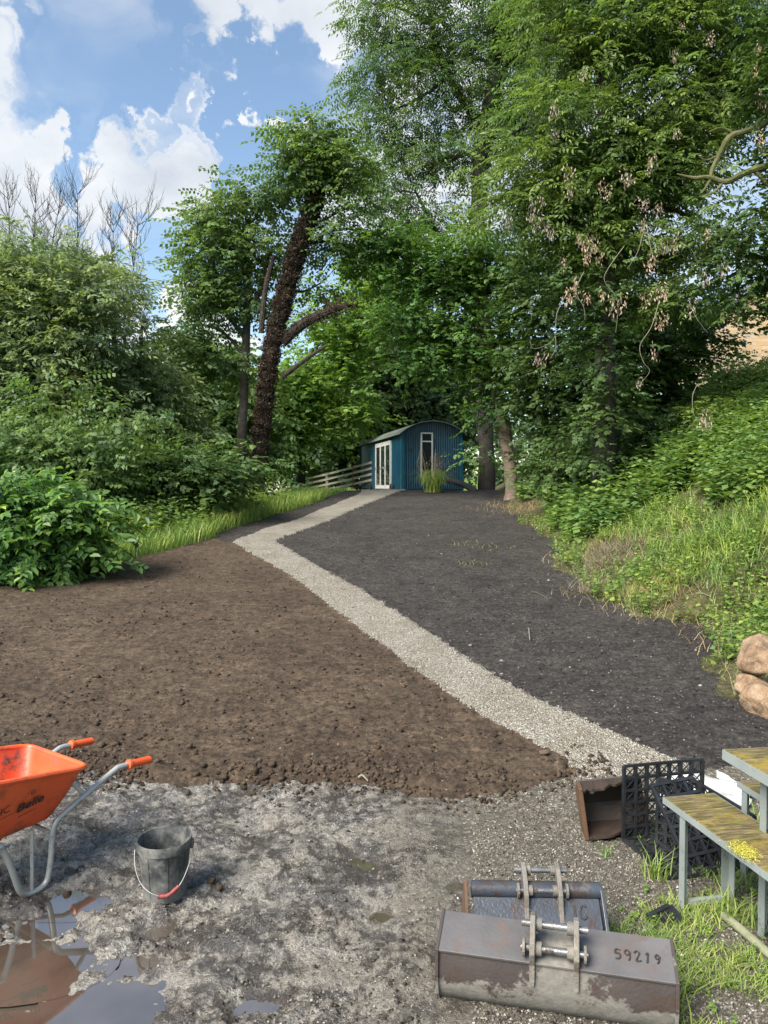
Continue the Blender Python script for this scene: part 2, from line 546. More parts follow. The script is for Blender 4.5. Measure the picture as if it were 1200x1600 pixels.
def stone_bits(name, stops, rough=0.8):
    m, t = mat(name)
    g = t.n('ShaderNodeNewGeometry')
    col = t.ramp(g.outputs['Random Per Island'], stops)
    col = t.mix(t.mapr(t.noise(g.outputs['Position'], 90.0, 4.0), 0.3, 0.7, 0.0, .35), col, t.mix(1.0, col, (.55, .52, .48), 'MULTIPLY'))
    p = t.n('ShaderNodeBsdfPrincipled', {'Base Color': col, 'Roughness': rough, 'Specular IOR Level': 0.3})
    finish(t, p.outputs[0])
    return m
M['gravel'] = stone_bits('gravel', ((0.0, (.14, .122, .095)), (0.35, (.25, .225, .18)), (0.7, (.35, .32, .265)), (1.0, (.49, .465, .41))))
M['clod'] = stone_bits('clod', ((0.0, (.024, .0165, .011)), (0.5, (.052, .036, .024)), (1.0, (.088, .063, .044))), 0.95)
M['black_clod'] = stone_bits('black_clod', ((0.0, (.014, .013, .013)), (0.7, (.045, .041, .040)), (0.93, (.085, .078, .072)), (1.0, (.30, .27, .24))), 0.95)
M['mud_clod'] = stone_bits('mud_clod', ((0.0, (.020, .016, .012)), (0.6, (.050, .040, .031)), (1.0, (.09, .075, .062))), 0.5)
M['yard_stone'] = stone_bits('yard_stone', ((0.0, (.05, .043, .035)), (0.5, (.13, .115, .095)), (0.85, (.25, .23, .195)), (1.0, (.42, .40, .355))), 0.6)

# wet muddy yard: grey slurry over crushed stone, brown clods trodden in, gravel and moss towards the tables
m, t = mat('mud')
geo = t.n('ShaderNodeNewGeometry')
pos = geo.outputs['Position']
sx = t.n('ShaderNodeSeparateXYZ', {0: pos})
n1 = t.noise(pos, 15.0, 9.0, 0.72)
n2 = t.noise(pos, 2.3, 4.0, 0.6)
n3 = t.noise(pos, 48.0, 6.0, 0.7)
n4 = t.noise(pos, 120.0, 5.0, 0.7)
grit = t.ramp(t.math('ADD', t.math('MULTIPLY', n3, .45), t.math('MULTIPLY', n4, .55)), ((0.34, (.105, .086, .065)), (0.46, (.28, .245, .198)), (0.56, (.44, .40, .335)), (0.68, (.66, .62, .55))))  # pale stone grit, its colour raised to carry the sky's wet sheen
mudc = t.ramp(n3, ((0.34, (.026, .019, .013)), (0.5, (.060, .046, .033)), (0.66, (.105, .084, .064))))
col = t.mix(t.mapr(t.math('ADD', n1, t.math('MULTIPLY', n2, .7)), 0.80, 0.93), mudc, grit)
dry = t.mapr(t.math('ADD', sx.outputs[0], t.math('ADD', t.math('MULTIPLY', n2, 1.5), t.math('MULTIPLY', n1, .8))), 0.95, 1.95, 0.0, 1.0, True)
vv = t.n('ShaderNodeTexVoronoi', {'Vector': pos, 'Scale': 62.0})
vr = t.n('ShaderNodeSeparateColor', {0: vv.outputs['Color']}).outputs[0]
stones = t.ramp(vr, ((0.0, (.13, .11, .078)), (0.5, (.25, .22, .165)), (0.85, (.38, .34, .27)), (1.0, (.55, .52, .45))))
stones = t.mix(t.mapr(vv.outputs['Distance'], 0.3, 0.7, 0.0, .8), stones, (.07, .06, .045))
stones = t.mix(t.mapr(n1, 0.45, 0.62, 0.0, .75), stones, (.13, .115, .07))
col = t.mix(dry, col, stones)
hb = t.math('ADD', t.math('ADD', n3, t.math('MULTIPLY', n4, .6)), t.math('MULTIPLY', n1, 1.2))
b = t.n('ShaderNodeBump', {'Strength': 1.0, 'Distance': 0.03, 'Height': hb})
wetn = t.noise(pos, 4.2, 6.0, 0.65)
wetr = t.mapr(wetn, 0.40, 0.60, 0.16, 0.60, True)
left = t.mapr(sx.outputs[0], -1.3, 0.2, .10, 0.0)
coat = t.math('MULTIPLY', t.mapr(t.math('SUBTRACT', wetn, left), 0.38, 0.58, 1.0, 0.10, True), t.math('SUBTRACT', 1.0, dry))
rg = t.mix(dry, wetr, (.85, .85, .85))
b2 = t.n('ShaderNodeBump', {'Strength': 0.6, 'Distance': 0.02, 'Height': hb})
p = t.n('ShaderNodeBsdfPrincipled', {'Base Color': col, 'Roughness': rg, 'Normal': b.outputs[0], 'Specular IOR Level': 0.6, 'Coat Weight': t.math('MULTIPLY', coat, 1.0), 'Coat Roughness': 0.15, 'Coat IOR': 1.75, 'Coat Normal': b2.outputs[0]})
finish(t, p.outputs[0])
M['mud'] = m

M['meadow'] = soil('meadow', ((0.3, (.050, .085, .014)), (0.5, (.085, .14, .022)), (0.65, (.12, .18, .03)), (0.85, (.16, .21, .05))), (.75, .85, .60), (.25, .22, .15), 0.0, 0.95)
M['bank'] = soil('bank', ((0.3, (.030, .026, .014)), (0.5, (.070, .062, .030)), (0.65, (.115, .105, .050)), (0.85, (.17, .15, .09))), (.75, .85, .60), (.25, .22, .15), 0.02, 0.95)
m, t = mat('puddle_water')
pos = t.n('ShaderNodeNewGeometry').outputs['Position']
b = t.n('ShaderNodeBump', {'Strength': 0.04, 'Distance': 0.01, 'Height': t.noise(pos, 9.0, 2.0)})
p = t.n('ShaderNodeBsdfPrincipled', {'Base Color': t.ramp(t.noise(pos, 3.0, 4.0), ((.35, (.055, .043, .032)), (.65, (.090, .074, .058)))), 'Roughness': 0.03, 'Normal': b.outputs[0], 'IOR': 1.9, 'Specular IOR Level': 0.75, 'Coat Weight': 1.0, 'Coat Roughness': 0.02, 'Coat IOR': 1.8})
finish(t, p.outputs[0])
M['water'] = m

def leaf_mat(name, stops, trans=0.38, tcol=(1.4, 1.45, .65), rough=0.48, patch=0.7, spec=0.28):
    m, t = mat(name)
    g = t.n('ShaderNodeNewGeometry')
    stops = tuple((q, tuple(1.5 * (.80 * v + .20 * (.3 * c[0] + .6 * c[1] + .1 * c[2])) for v in c)) for q, c in stops)
    col = t.ramp(g.outputs['Random Per Island'], stops)
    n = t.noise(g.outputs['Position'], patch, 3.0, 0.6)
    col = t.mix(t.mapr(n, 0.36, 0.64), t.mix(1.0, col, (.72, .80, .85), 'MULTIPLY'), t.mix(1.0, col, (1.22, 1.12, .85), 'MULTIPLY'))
    p = t.n('ShaderNodeBsdfPrincipled', {'Base Color': col, 'Roughness': rough, 'Specular IOR Level': spec})
    tr = t.n('ShaderNodeBsdfTranslucent', {0: t.mix(1.0, col, tcol, 'MULTIPLY')})
    mx = t.n('ShaderNodeMixShader', {0: trans, 1: p.outputs[0], 2: tr.outputs[0]})
    finish(t, mx.outputs[0])
    return m
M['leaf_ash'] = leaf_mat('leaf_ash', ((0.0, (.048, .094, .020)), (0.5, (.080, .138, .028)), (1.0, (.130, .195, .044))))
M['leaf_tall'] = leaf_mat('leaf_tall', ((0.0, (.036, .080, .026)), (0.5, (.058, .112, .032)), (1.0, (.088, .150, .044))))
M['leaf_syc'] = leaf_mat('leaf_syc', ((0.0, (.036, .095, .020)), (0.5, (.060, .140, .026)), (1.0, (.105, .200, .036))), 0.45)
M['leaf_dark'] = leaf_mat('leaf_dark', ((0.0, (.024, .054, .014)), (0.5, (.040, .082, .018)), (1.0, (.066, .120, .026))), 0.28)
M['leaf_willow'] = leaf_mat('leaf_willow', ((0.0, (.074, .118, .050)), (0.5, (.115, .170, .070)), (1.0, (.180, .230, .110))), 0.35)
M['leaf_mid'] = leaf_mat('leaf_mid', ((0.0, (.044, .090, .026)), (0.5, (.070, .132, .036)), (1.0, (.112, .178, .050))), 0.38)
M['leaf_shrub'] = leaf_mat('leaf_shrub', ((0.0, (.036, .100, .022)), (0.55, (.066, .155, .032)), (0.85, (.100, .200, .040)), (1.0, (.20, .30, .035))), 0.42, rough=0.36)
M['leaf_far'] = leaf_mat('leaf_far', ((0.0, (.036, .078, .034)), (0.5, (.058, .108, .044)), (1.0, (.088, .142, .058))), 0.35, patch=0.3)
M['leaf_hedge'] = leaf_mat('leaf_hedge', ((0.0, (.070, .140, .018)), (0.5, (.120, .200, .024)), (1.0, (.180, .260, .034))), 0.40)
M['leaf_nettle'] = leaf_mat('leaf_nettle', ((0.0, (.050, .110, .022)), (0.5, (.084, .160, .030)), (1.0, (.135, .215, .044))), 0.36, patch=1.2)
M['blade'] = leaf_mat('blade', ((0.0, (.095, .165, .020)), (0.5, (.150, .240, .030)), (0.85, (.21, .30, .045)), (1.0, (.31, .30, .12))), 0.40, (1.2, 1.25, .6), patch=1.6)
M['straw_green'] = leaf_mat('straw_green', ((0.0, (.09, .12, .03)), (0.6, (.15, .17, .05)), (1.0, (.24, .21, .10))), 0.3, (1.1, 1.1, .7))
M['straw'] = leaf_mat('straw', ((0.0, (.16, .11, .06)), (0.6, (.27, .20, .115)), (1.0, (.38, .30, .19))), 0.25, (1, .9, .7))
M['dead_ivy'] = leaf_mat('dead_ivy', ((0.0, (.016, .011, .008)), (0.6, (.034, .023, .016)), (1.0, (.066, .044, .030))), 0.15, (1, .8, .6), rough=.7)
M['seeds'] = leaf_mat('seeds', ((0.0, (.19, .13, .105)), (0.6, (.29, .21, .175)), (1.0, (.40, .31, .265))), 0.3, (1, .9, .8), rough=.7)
M['leaf_lime'] = leaf_mat('leaf_lime', ((0.0, (.070, .150, .018)), (0.5, (.115, .215, .024)), (1.0, (.180, .285, .034))), 0.5)  # yellow-green foliage of the lime tree
M['bark'] = simple('bark', ((.3, (.035, .028, .022)), (.55, (.085, .070, .055)), (.75, (.145, .125, .10))), 5, (.8, .95), .8, 22, bdist=.05)
M['bark_dark'] = simple('bark_dark', ((.3, (.018, .015, .012)), (.55, (.040, .034, .027)), (.75, (.075, .065, .052))), 5, (.8, .95), .8, 22, bdist=.05)
M['bark_tan'] = simple('bark_tan', ((.3, (.12, .085, .060)), (.55, (.21, .155, .115)), (.75, (.30, .235, .18))), 4, (.8, .95), .7, 18, bdist=.05)
M['bark_ivy'] = simple('bark_ivy', ((.3, (.020, .013, .010)), (.55, (.045, .029, .022)), (.75, (.080, .052, .038))), 9, (.8, .95), 1.0, 18, bdist=.08)
M['twig_pale'] = simple('twig_pale', ((.3, (.13, .12, .085)), (.7, (.23, .21, .16))), 9, (.7, .9), .2, 50)
M['bark_moss'] = simple('bark_moss', ((.3, (.040, .045, .012)), (.5, (.085, .085, .025)), (.75, (.17, .14, .09))), 3, (.8, .95), .6, 22, bdist=.03)
M['bark_grey'] = simple('bark_grey', ((.3, (.028, .024, .020)), (.55, (.048, .042, .036)), (.75, (.08, .072, .062))), 4, (.8, .95), .5, 22, bdist=.03)

# ------------------------------------------------------------------ ground sheets
def build_ground():
    rows = np.concatenate([np.linspace(0.6, 2.0, 14, endpoint=False), np.linspace(2.0, 5.6, 265, endpoint=False), np.geomspace(5.6, 30, 240, endpoint=False), np.geomspace(30, 75, 34)])
    s = np.concatenate([np.linspace(-1.5, -.60, 34, endpoint=False), np.linspace(-.60, .60, 385, endpoint=False), np.linspace(.60, 1.5, 35)])
    Y, S = np.meshgrid(rows, s, indexing='ij')
    X = S * (Y + 0.4)
    nr, nc = X.shape
    x, y = X.ravel(), Y.ravel()
    reg = region(x, y)
    z = base_h(x, y) + detail_h(x, y, reg)
    V = np.stack([x, y, z], 1)
    i, j = np.meshgrid(np.arange(nr - 1), np.arange(nc - 1), indexing='ij')
    a = (i * nc + j).ravel()
    F = np.stack([a, a + 1, a + nc + 1, a + nc], 1)
    fr = reg[F[:, 0]]
    for rid, nm, mt in ((YARD, 'muddy_yard', 'mud'), (PATH, 'gravel_path', 'path'), (BROWN, 'brown_soil_bed', 'brown_soil'), (BLACK, 'black_soil_bed', 'black_soil'), (LEFTG, 'grass_verge', 'meadow'), (RIGHTG, 'grass_bank', 'bank')):
        f = F[fr == rid]
        used, inv = np.unique(f, return_inverse=True)
        me = np_mesh(nm, V[used], inv.reshape(f.shape), 4)
        o = link(nm, me, M[mt], None, True)
        tag(o, kind='structure')
    # the land beyond, out to the horizon
    gx = np.concatenate([-np.geomspace(40, 600, 14)[::-1], np.linspace(-36, 36, 37), np.geomspace(40, 600, 14)])
    gy = np.concatenate([-np.geomspace(10, 500, 10)[::-1], np.linspace(-6, 90, 49), np.geomspace(96, 800, 14)])
    XX, YY = np.meshgrid(gx, gy)
    x, y = XX.ravel(), YY.ravel()
    z = base_h(x, np.clip(y, -5, 90)) - 0.03
    inside = (y > 0.6) & (y < 74) & (np.abs(x) < 1.5 * (y + .4) - 1.5)
    z = np.where(inside, z - 0.7, z)
    nr, nc = XX.shape
    i, j = np.meshgrid(np.arange(nr - 1), np.arange(nc - 1), indexing='ij')
    a = (i * nc + j).ravel()
    F = np.stack([a, a + 1, a + nc + 1, a + nc], 1)
    o = link('terrain', np_mesh('terrain', np.stack([x, y, z], 1), F, 4), M['meadow'], None, True)
    tag(o, kind='structure')
build_ground()

# ------------------------------------------------------------------ puddles
for k, (cx, cy, rx, ry, dp) in enumerate(HOLLOW_W):
    n = 28
    vs = [(0, 0, 0)]
    for i in range(n):
        a = 2 * math.pi * i / n
        vs.append((1.25 * rx * math.cos(a), 1.25 * ry * math.sin(a), 0))
    mb = MB().add(vs, [(0, 1 + i, 1 + (i + 1) % n) for i in range(n)])
    o = mb.build('puddle', M['water'])
    o.location = (cx, cy, WATER_Z - 0.001 * k)
    tag(o, kind='structure')

# ------------------------------------------------------------------ foliage
def rot_basis(axis, roll):
    """Rotation matrices (N,3,3): x along axis, z as near up as it gets, turned by roll."""
    a = axis / np.linalg.norm(axis, axis=1, keepdims=True)
    up = np.tile([0.0, 0, 1.0], (len(a), 1))
    s = np.cross(up, a)
    nrm = np.linalg.norm(s, axis=1, keepdims=True)
    s = np.where(nrm < 1e-3, [[1.0, 0, 0]], s / np.maximum(nrm, 1e-6))
    u = np.cross(a, s)
    c, q = np.cos(roll)[:, None], np.sin(roll)[:, None]
    s2 = s * c + u * q
    u2 = -s * q + u * c
    return np.stack([a, s2, u2], 2)

def leaf_quad(p, d, n, L, W, bend=0.0):
    """A rhombus leaf: base p, direction d, normal n."""
    d = d / np.linalg.norm(d); sde = np.cross(n, d); sde /= np.linalg.norm(sde); n = np.cross(d, sde)
    return [p, p + d * L * .45 + sde * W * .5 + n * bend, p + d * L - n * bend * 2, p + d * L * .45 - sde * W * .5 + n * bend]

def make_spray(kind, rng):
    V = []
    def put(p, d, n, L, W, bend=0.006):
        V.extend(leaf_quad(np.array(p, float), np.array(d, float), np.array(n, float), L, W, bend))
    if kind == 'ash':
        for lf in range(2):
            off = np.array([rng.uniform(-.05, .05), rng.uniform(-.08, .08), rng.uniform(-.05, .05)])
            ya = rng.uniform(-.6, .6)
            ca, sa = math.cos(ya), math.sin(ya)
            for k in range(4):
                t = .08 + .08 * k
                c = off + np.array([t * ca, t * sa, -.9 * t * t])
                for sgn in (-1, 1):
                    dd = np.array([ca * .55 - sgn * sa * .8, sa * .55 + sgn * ca * .8, -.35 + rng.uniform(-.25, .1)])
                    put(c, dd, (rng.uniform(-.35, .35), rng.uniform(-.35, .35), 1), .115, .042)
            put(off + np.array([.40 * ca, .40 * sa, -.15]), (ca, sa, -.6), (0, 0, 1), .125, .045)
    elif kind == 'broad':
        for k in range(9):
            t = .06 + .05 * k
            sgn = -1 if k % 2 else 1
            dd = (.45 + rng.uniform(-.2, .2), sgn * rng.uniform(.5, 1), -.30 + rng.uniform(-.3, .2))
            put((t, 0, -.25 * t * t + rng.uniform(-.02, .02)), dd, (rng.uniform(-.5, .5), rng.uniform(-.5, .5), 1), .11, .075)
    elif kind == 'maple':
        for k in range(5):
            t = .05 + .10 * k
            sgn = -1 if k % 2 else 1
            yaw = sgn * rng.uniform(.4, 1.2)
            dn = rng.uniform(-.55, .1)
            nn = (rng.uniform(-.35, .35), rng.uniform(-.35, .35), 1)
            p = np.array((t, 0, -.15 * t + rng.uniform(-.03, .03)))
            for da, L in ((-.75, .10), (0.0, .15), (.75, .10)):
                put(p, (math.cos(yaw + da), math.sin(yaw + da), dn), nn, L, .075, .004)
    elif kind == 'willow':
        for k in range(10):
            t = .042 * k
            sgn = -1 if k % 2 else 1
            dd = (.8, sgn * rng.uniform(.3, .9), rng.uniform(-.6, .3))
            put((t, rng.uniform(-.02, .02), rng.uniform(-.03, .03)), dd, (rng.uniform(-.7, .7), rng.uniform(-.7, .7), 1), .105, .040)
    elif kind == 'ivy':
        for k in range(8):
            p = rng.uniform(-.12, .12, 3)
            put(p, rng.normal(0, 1, 3), rng.normal(0, 1, 3) + np.array([0, -.6, .5]), .085, .075)
    elif kind == 'big':
        for k in range(7):
            t = .07 + .07 * k
            sgn = -1 if k % 2 else 1
            yaw = sgn * rng.uniform(.5, 1.2)
            dn = rng.uniform(-.5, .05)
            p = np.array((t, 0, -.3 * t * t))
            d = np.array((math.cos(yaw), math.sin(yaw), dn)); d /= np.linalg.norm(d)
            n = np.array((rng.uniform(-.3, .3), rng.uniform(-.3, .3), 1.0))
            s = np.cross(n, d); s /= np.linalg.norm(s); n = np.cross(d, s)
            L, Wd = .17 * rng.uniform(.8, 1.15), .105
            # two halves folded along the midrib
            mid0, mid1, tip = p, p + d * L * .5 - n * .012, p + d * L - n * .03
            for sg in (-1, 1):
                V.extend([mid0, p + d * L * .38 + s * sg * Wd * .5 + n * .012, p + d * L * .75 + s * sg * Wd * .36 + n * .006, tip])
    return np.array(V)

SPRAYS = {}
def sprays_of(kind):
    if kind not in SPRAYS:
        r = np.random.default_rng(len(kind) * 7 + ord(kind[0]))
        SPRAYS[kind] = [make_spray(kind, r) for _ in range(6)]
    return SPRAYS[kind]

def leaf_mesh(name, kind, pos, axis, scale, rng):
    tm = sprays_of(kind)
    which = rng.integers(0, len(tm), len(pos))
    roll = rng.normal(0, .45, len(pos))
    Rm = rot_basis(axis, roll)
    out = []
    for k in range(len(tm)):
        sel = which == k
        if not sel.any(): continue
        v = np.einsum('nij,vj->nvi', Rm[sel], tm[k]) * scale[sel][:, None, None] + pos[sel][:, None, :]
        out.append(v.reshape(-1, 3))
    V = np.concatenate(out)
    F = np.arange(len(V)).reshape(-1, 4)
    return np_mesh(name, V, F, 4)

class Puff:
    def __init__(self, c, r): self.c = np.array(c, float); self.r = np.array(r, float)

def puffs_px(lst, Y):
    """(px, py, rx, ry[, dY]) measured on the photograph -> ellipsoids with depth at distance about Y."""
    out = []
    for q in lst:
        dY = q[4] if len(q) > 4 else 0.0
        yy = Y + dY
        c = at(q[0], q[1], yy)
        rx, rz = q[2] * yy / FPX, q[3] * yy / FPX
        out.append(Puff(c, (rx, min(max(.5 * (rx + rz), .3), 3.2), rz)))
    return out

def fill_puffs(puffs, n_total, rng, gap=0.35, gapscale=1.1, clump=0.42, per=9, droop=-.25, size=1.0):
    area = np.array([p.r[0] * p.r[2] for p in puffs])
    cnt = np.maximum((n_total * area / area.sum() / per).astype(int), 3)
    pos = []; ax = []; cl = []
    for p, c in zip(puffs, cnt):
        d = rng.normal(0, 1, (int(c * 1.8) + 4, 3))
        d /= np.linalg.norm(d, axis=1, keepdims=True)
        rad = rng.uniform(0.12, .92, len(d)) ** .55
        q = p.c + d * rad[:, None] * p.r
        keep = vnoise3(q * gapscale + 3.7, 4) * .65 + vnoise3(q * gapscale * 2.3, 9) * .35 > gap
        q = q[keep][:c]; d = d[keep][:c]
        if not len(q): continue
        cl.append(q)
        m = rng.poisson(per, len(q)) + 2
        idx = np.repeat(np.arange(len(q)), m)
        off = rng.normal(0, 1, (len(idx), 3)) * np.array([clump, clump, clump * .42])
        pos.append(q[idx] + off)
        out = off * np.array([1, 1, .3]) + d[idx] * .25 * clump + rng.normal(0, .25 * clump, off.shape)
        out[:, 2] += droop * clump
        ax.append(out)
    return np.concatenate(pos), np.concatenate(ax), np.concatenate(cl)

def nearest_on(skel, p):
    """Nearest lower point on the limbs: skel is an (N,4) array of x, y, z, radius."""
    d = np.linalg.norm(skel[:, :3] - p, axis=1) + 1.4 * np.maximum(skel[:, 2] - p[2] + .3, 0)
    return skel[np.argmin(d)]

def plant(name, label, category, Y, trunk, limbs, puffs, n, kind, leaf, bark='bark', scale=1.0, gap=.35, clump=.42, per=9, gapscale=1.1, droop=-.25, group=None, seed=0,
          twigs=0.5, trunk_mat=None, base=None, extra=(), branch_r=.05, limb_mat=None):
    rng = np.random.default_rng(seed + 100)
    tp = []
    for q in trunk:
        dY = q[3] if len(q) > 3 else 0
        tp.append((at(q[0], q[1], Y + dY), q[2] * (Y + dY) / FPX))
    b = tp[0][0]
    g = gz(b.x, b.y)
    if b.z > g - .1:
        tp.insert(0, (Vector((b.x, b.y, g - .25)), tp[0][1] * 1.25))
    root_loc = Vector((tp[0][0].x, tp[0][0].y, g))
    root = thing(name, label, category, root_loc, 0, group)
    inv = Matrix.Translation(-root_loc)
    def loc(p): return inv @ Vector(p)
    def tube_part(nm, pr, mt, sides):
        pts = spline([p for p, _ in pr], 5)
        rr = []
        for i in range(len(pr) - 1):
            for k in range(5): rr.append(pr[i][1] + (pr[i + 1][1] - pr[i][1]) * k / 5)
        rr.append(pr[-1][1])
        rr = [r * rng.uniform(.92, 1.10) for r in rr]
        MB().tube([loc(p) for p in pts], rr, sides).build(nm, mt, root, True, fix=False)
        return [(*p, r) for p, r in zip(pts, rr)]
    sk = tube_part('trunk', tp, M[trunk_mat or bark], 12)
    for lb in limbs:
        pr = [(at(q[0], q[1], Y + (q[3] if len(q) > 3 else 0)), q[2] * Y / FPX) for q in lb]
        sk += tube_part('limb', pr, M[limb_mat or bark], 8)
    SK = np.array([tuple(s) for s in sk])
    P = puffs_px(puffs, Y) + list(extra)
    pos, ax, cl = fill_puffs(P, n, rng, gap, gapscale, clump, per, droop)
    # branches to every puff, twigs to a share of the clumps
    mb = MB()
    new = []
    for p in P:
        q = nearest_on(SK, p.c)
        a = Vector(q[:3]); e = Vector(p.c)
        if (e - a).length < .25: continue
        mid = a.lerp(e, .5) + Vector((rng.normal(0, .12), rng.normal(0, .12), -.10 * (e - a).length + rng.normal(0, .1)))
        r0 = min(q[3] * .6, branch_r * (1 + .1 * (e - a).length))
        pts = spline([a, mid, e], 4)
        mb.tube([loc(x) for x in pts], [r0 * (1 - .7 * i / (len(pts) - 1)) for i in range(len(pts))], 5, False)
        new += [(*x, r0 * .5) for x in pts]
    if new: SK = np.concatenate([SK, np.array(new)])
    sel = cl[rng.uniform(0, 1, len(cl)) < twigs]
    for c in sel[:900]:
        q = nearest_on(SK, c)
        a = Vector(q[:3]); e = Vector(c)
        if (e - a).length < .1: continue
        mid = a.lerp(e, .5) + Vector((rng.normal(0, .08), rng.normal(0, .08), rng.normal(-.04, .06)))
        r0 = min(q[3] * .5, branch_r * .4)
        mb.tube([loc(x) for x in (a, mid, e)], [r0, r0 * .6, r0 * .25], 3, False)
    if mb.v:
        o = mb.build('branchwork', M[limb_mat or bark], root, True, fix=False)
        tag(o, kind='stuff')
    pos = pos - np.array(root_loc)
    me = leaf_mesh('crown', kind, pos, ax, scale * rng.uniform(.55, 1.32, len(pos)), rng)
    link('crown', me, M[leaf], root)
    return root

def bare_tree(name, label, px, py0, py1, Y, seed, group=None, lean=0.0, r0=.045):
    rng = random.Random(seed)
    a = at(px, py0, Y); top = at(px + lean, py1, Y)
    g = gz(a.x, a.y)
    root_loc = Vector((a.x, a.y, g))
    root = thing(name, label, 'tree', root_loc, 0, group)
    L = root_loc
    pts = spline([Vector((a.x, a.y, g - .2)), a + Vector((rng.uniform(-.2, .2), 0, 0)), a.lerp(top, .5) + Vector((rng.uniform(-.2, .2), rng.uniform(-.2, .2), 0)), top], 5)
    n = len(pts)
    rr = [max(r0 * (1.6 - 1.5 * i / (n - 1)), .008) for i in range(n)]
    MB().tube([p - L for p in pts], rr, 6).build('trunk', M['bark_grey'], root, True, fix=False)
    mb = MB()
    H = (top - a).length
    def br(p, d, ln, r, dep):
        seg = [p]
        for k in range(3):
            d = (d + Vector((rng.uniform(-.22, .22), rng.uniform(-.22, .22), rng.uniform(.0, .25)))).normalized()
            seg.append(seg[-1] + d * ln / 3)
        mb.tube([q - L for q in seg], [r, r * .8, r * .6, r * .35], 4, False)
        if dep > 0:
            for k in range(rng.choice((3, 4, 5))):
                q = seg[1 + k % 3]
                dd = (d + Vector((rng.uniform(-1, 1), rng.uniform(-1, 1), rng.uniform(-.1, .7))) * .9).normalized()
                br(q, dd, ln * rng.uniform(.4, .65), r * .6, dep - 1)
    for i in range(n // 2 - 1, n):
        for k in range(3):
            ang = rng.uniform(0, 6.28)
            d = Vector((math.cos(ang), math.sin(ang), rng.uniform(.5, 1.6))).normalized()
            br(pts[i], d, H * rng.uniform(.12, .26), max(rr[i] * .5, .012), 2)
    tag(mb.build('branchwork', M['bark_grey'], root, True, fix=False), kind='stuff')
    return root
# ------------------------------------------------------------------ more materials
def on_plane(px, py, o, n):
    d = view_dir(px, py); c = Vector((0, 0, CAMH))
    return c + d * ((Vector(o) - c).dot(n) / d.dot(n))

M['hut_blue'] = simple('hut_blue', ((.3, (.003, .040, .070)), (.6, (.004, .052, .088)), (.8, (.006, .064, .104))), 2.0, (.35, .5), .05, 20)
M['hut_trim'] = simple('hut_trim', ((.3, (.006, .080, .122)), (.7, (.008, .096, .140))), 2.0, (.35, .5), .05, 20)
M['roof_metal'] = simple('roof_metal', ((.3, (.075, .085, .075)), (.6, (.12, .135, .115)), (.8, (.17, .18, .16))), 3.0, (.45, .65), .1, 30)  # greenish grey puts the reflection of the trees into the roof's colour
M['white_paint'] = simple('white_paint', ((.3, (.42, .43, .41)), (.7, (.55, .56, .54))), 5, (.4, .6), .05, 30)
M['rubber'] = simple('rubber', ((.3, (.012, .012, .012)), (.7, (.03, .03, .03))), 9, (.6, .85), .2, 50)
M['fence_wood'] = simple('fence_wood', ((.3, (.28, .25, .20)), (.6, (.40, .36, .30)), (.8, (.50, .46, .39))), 6, (.8, .95), .3, 40)
M['post_brown'] = simple('post_brown', ((.3, (.16, .095, .055)), (.7, (.28, .175, .105))), 6, (.8, .95), .3, 40)
m, t = mat('glass')
p = t.n('ShaderNodeBsdfPrincipled', {'Base Color': (.02, .025, .025, 1), 'Roughness': .04, 'Specular IOR Level': .8})
finish(t, p.outputs[0])
M['glass'] = m
m, t = mat('stone_wall')
tc = t.n('ShaderNodeTexCoord').outputs['Object']
mp = t.n('ShaderNodeMapping', {0: tc}); mp.inputs['Rotation'].default_value = (R(90), 0, 0)
bk = t.n('ShaderNodeTexBrick', {'Vector': mp.outputs[0], 'Color1': (.42, .33, .22, 1), 'Color2': (.30, .235, .16, 1), 'Mortar': (.34, .29, .22, 1), 'Scale': 1.0, 'Mortar Size': .02, 'Brick Width': .55, 'Row Height': .22})
colr = t.mix(t.mapr(t.noise(tc, 1.4, 6), .35, .65), bk.outputs[0], t.mix(1.0, bk.outputs[0], (1.25, 1.05, .8), 'MULTIPLY'))
b = t.n('ShaderNodeBump', {'Strength': .6, 'Distance': .05, 'Height': bk.outputs[1]}); b.invert = True
finish(t, t.n('ShaderNodeBsdfPrincipled', {'Base Color': colr, 'Roughness': .9, 'Normal': b.outputs[0]}).outputs[0])
M['stone_wall'] = m
M['slate'] = simple('slate', ((.3, (.06, .065, .07)), (.7, (.12, .125, .13))), 4, (.6, .8), .3, 20)

# ------------------------------------------------------------------ the blue hut
HW, HL, HE, HS = 2.33, 8.4, 2.10, 0.40          # width, length, eave height, rise of the arch
hz0 = at(628, 764, 28).z
hut = thing('shepherd_hut', 'small blue corrugated hut with curved metal roof at the top of the gravel path', 'hut', (.66, 28.0, hz0), R(11.95))
RAD = (HW * HW / 4 + HS * HS) / (2 * HS)
def arch(x):
    q = RAD * RAD - (x - HW / 2) ** 2
    return HE + HS - RAD + math.sqrt(max(q, 0))
def corr(s): return .013 * math.sin(2 * math.pi * s / .088)
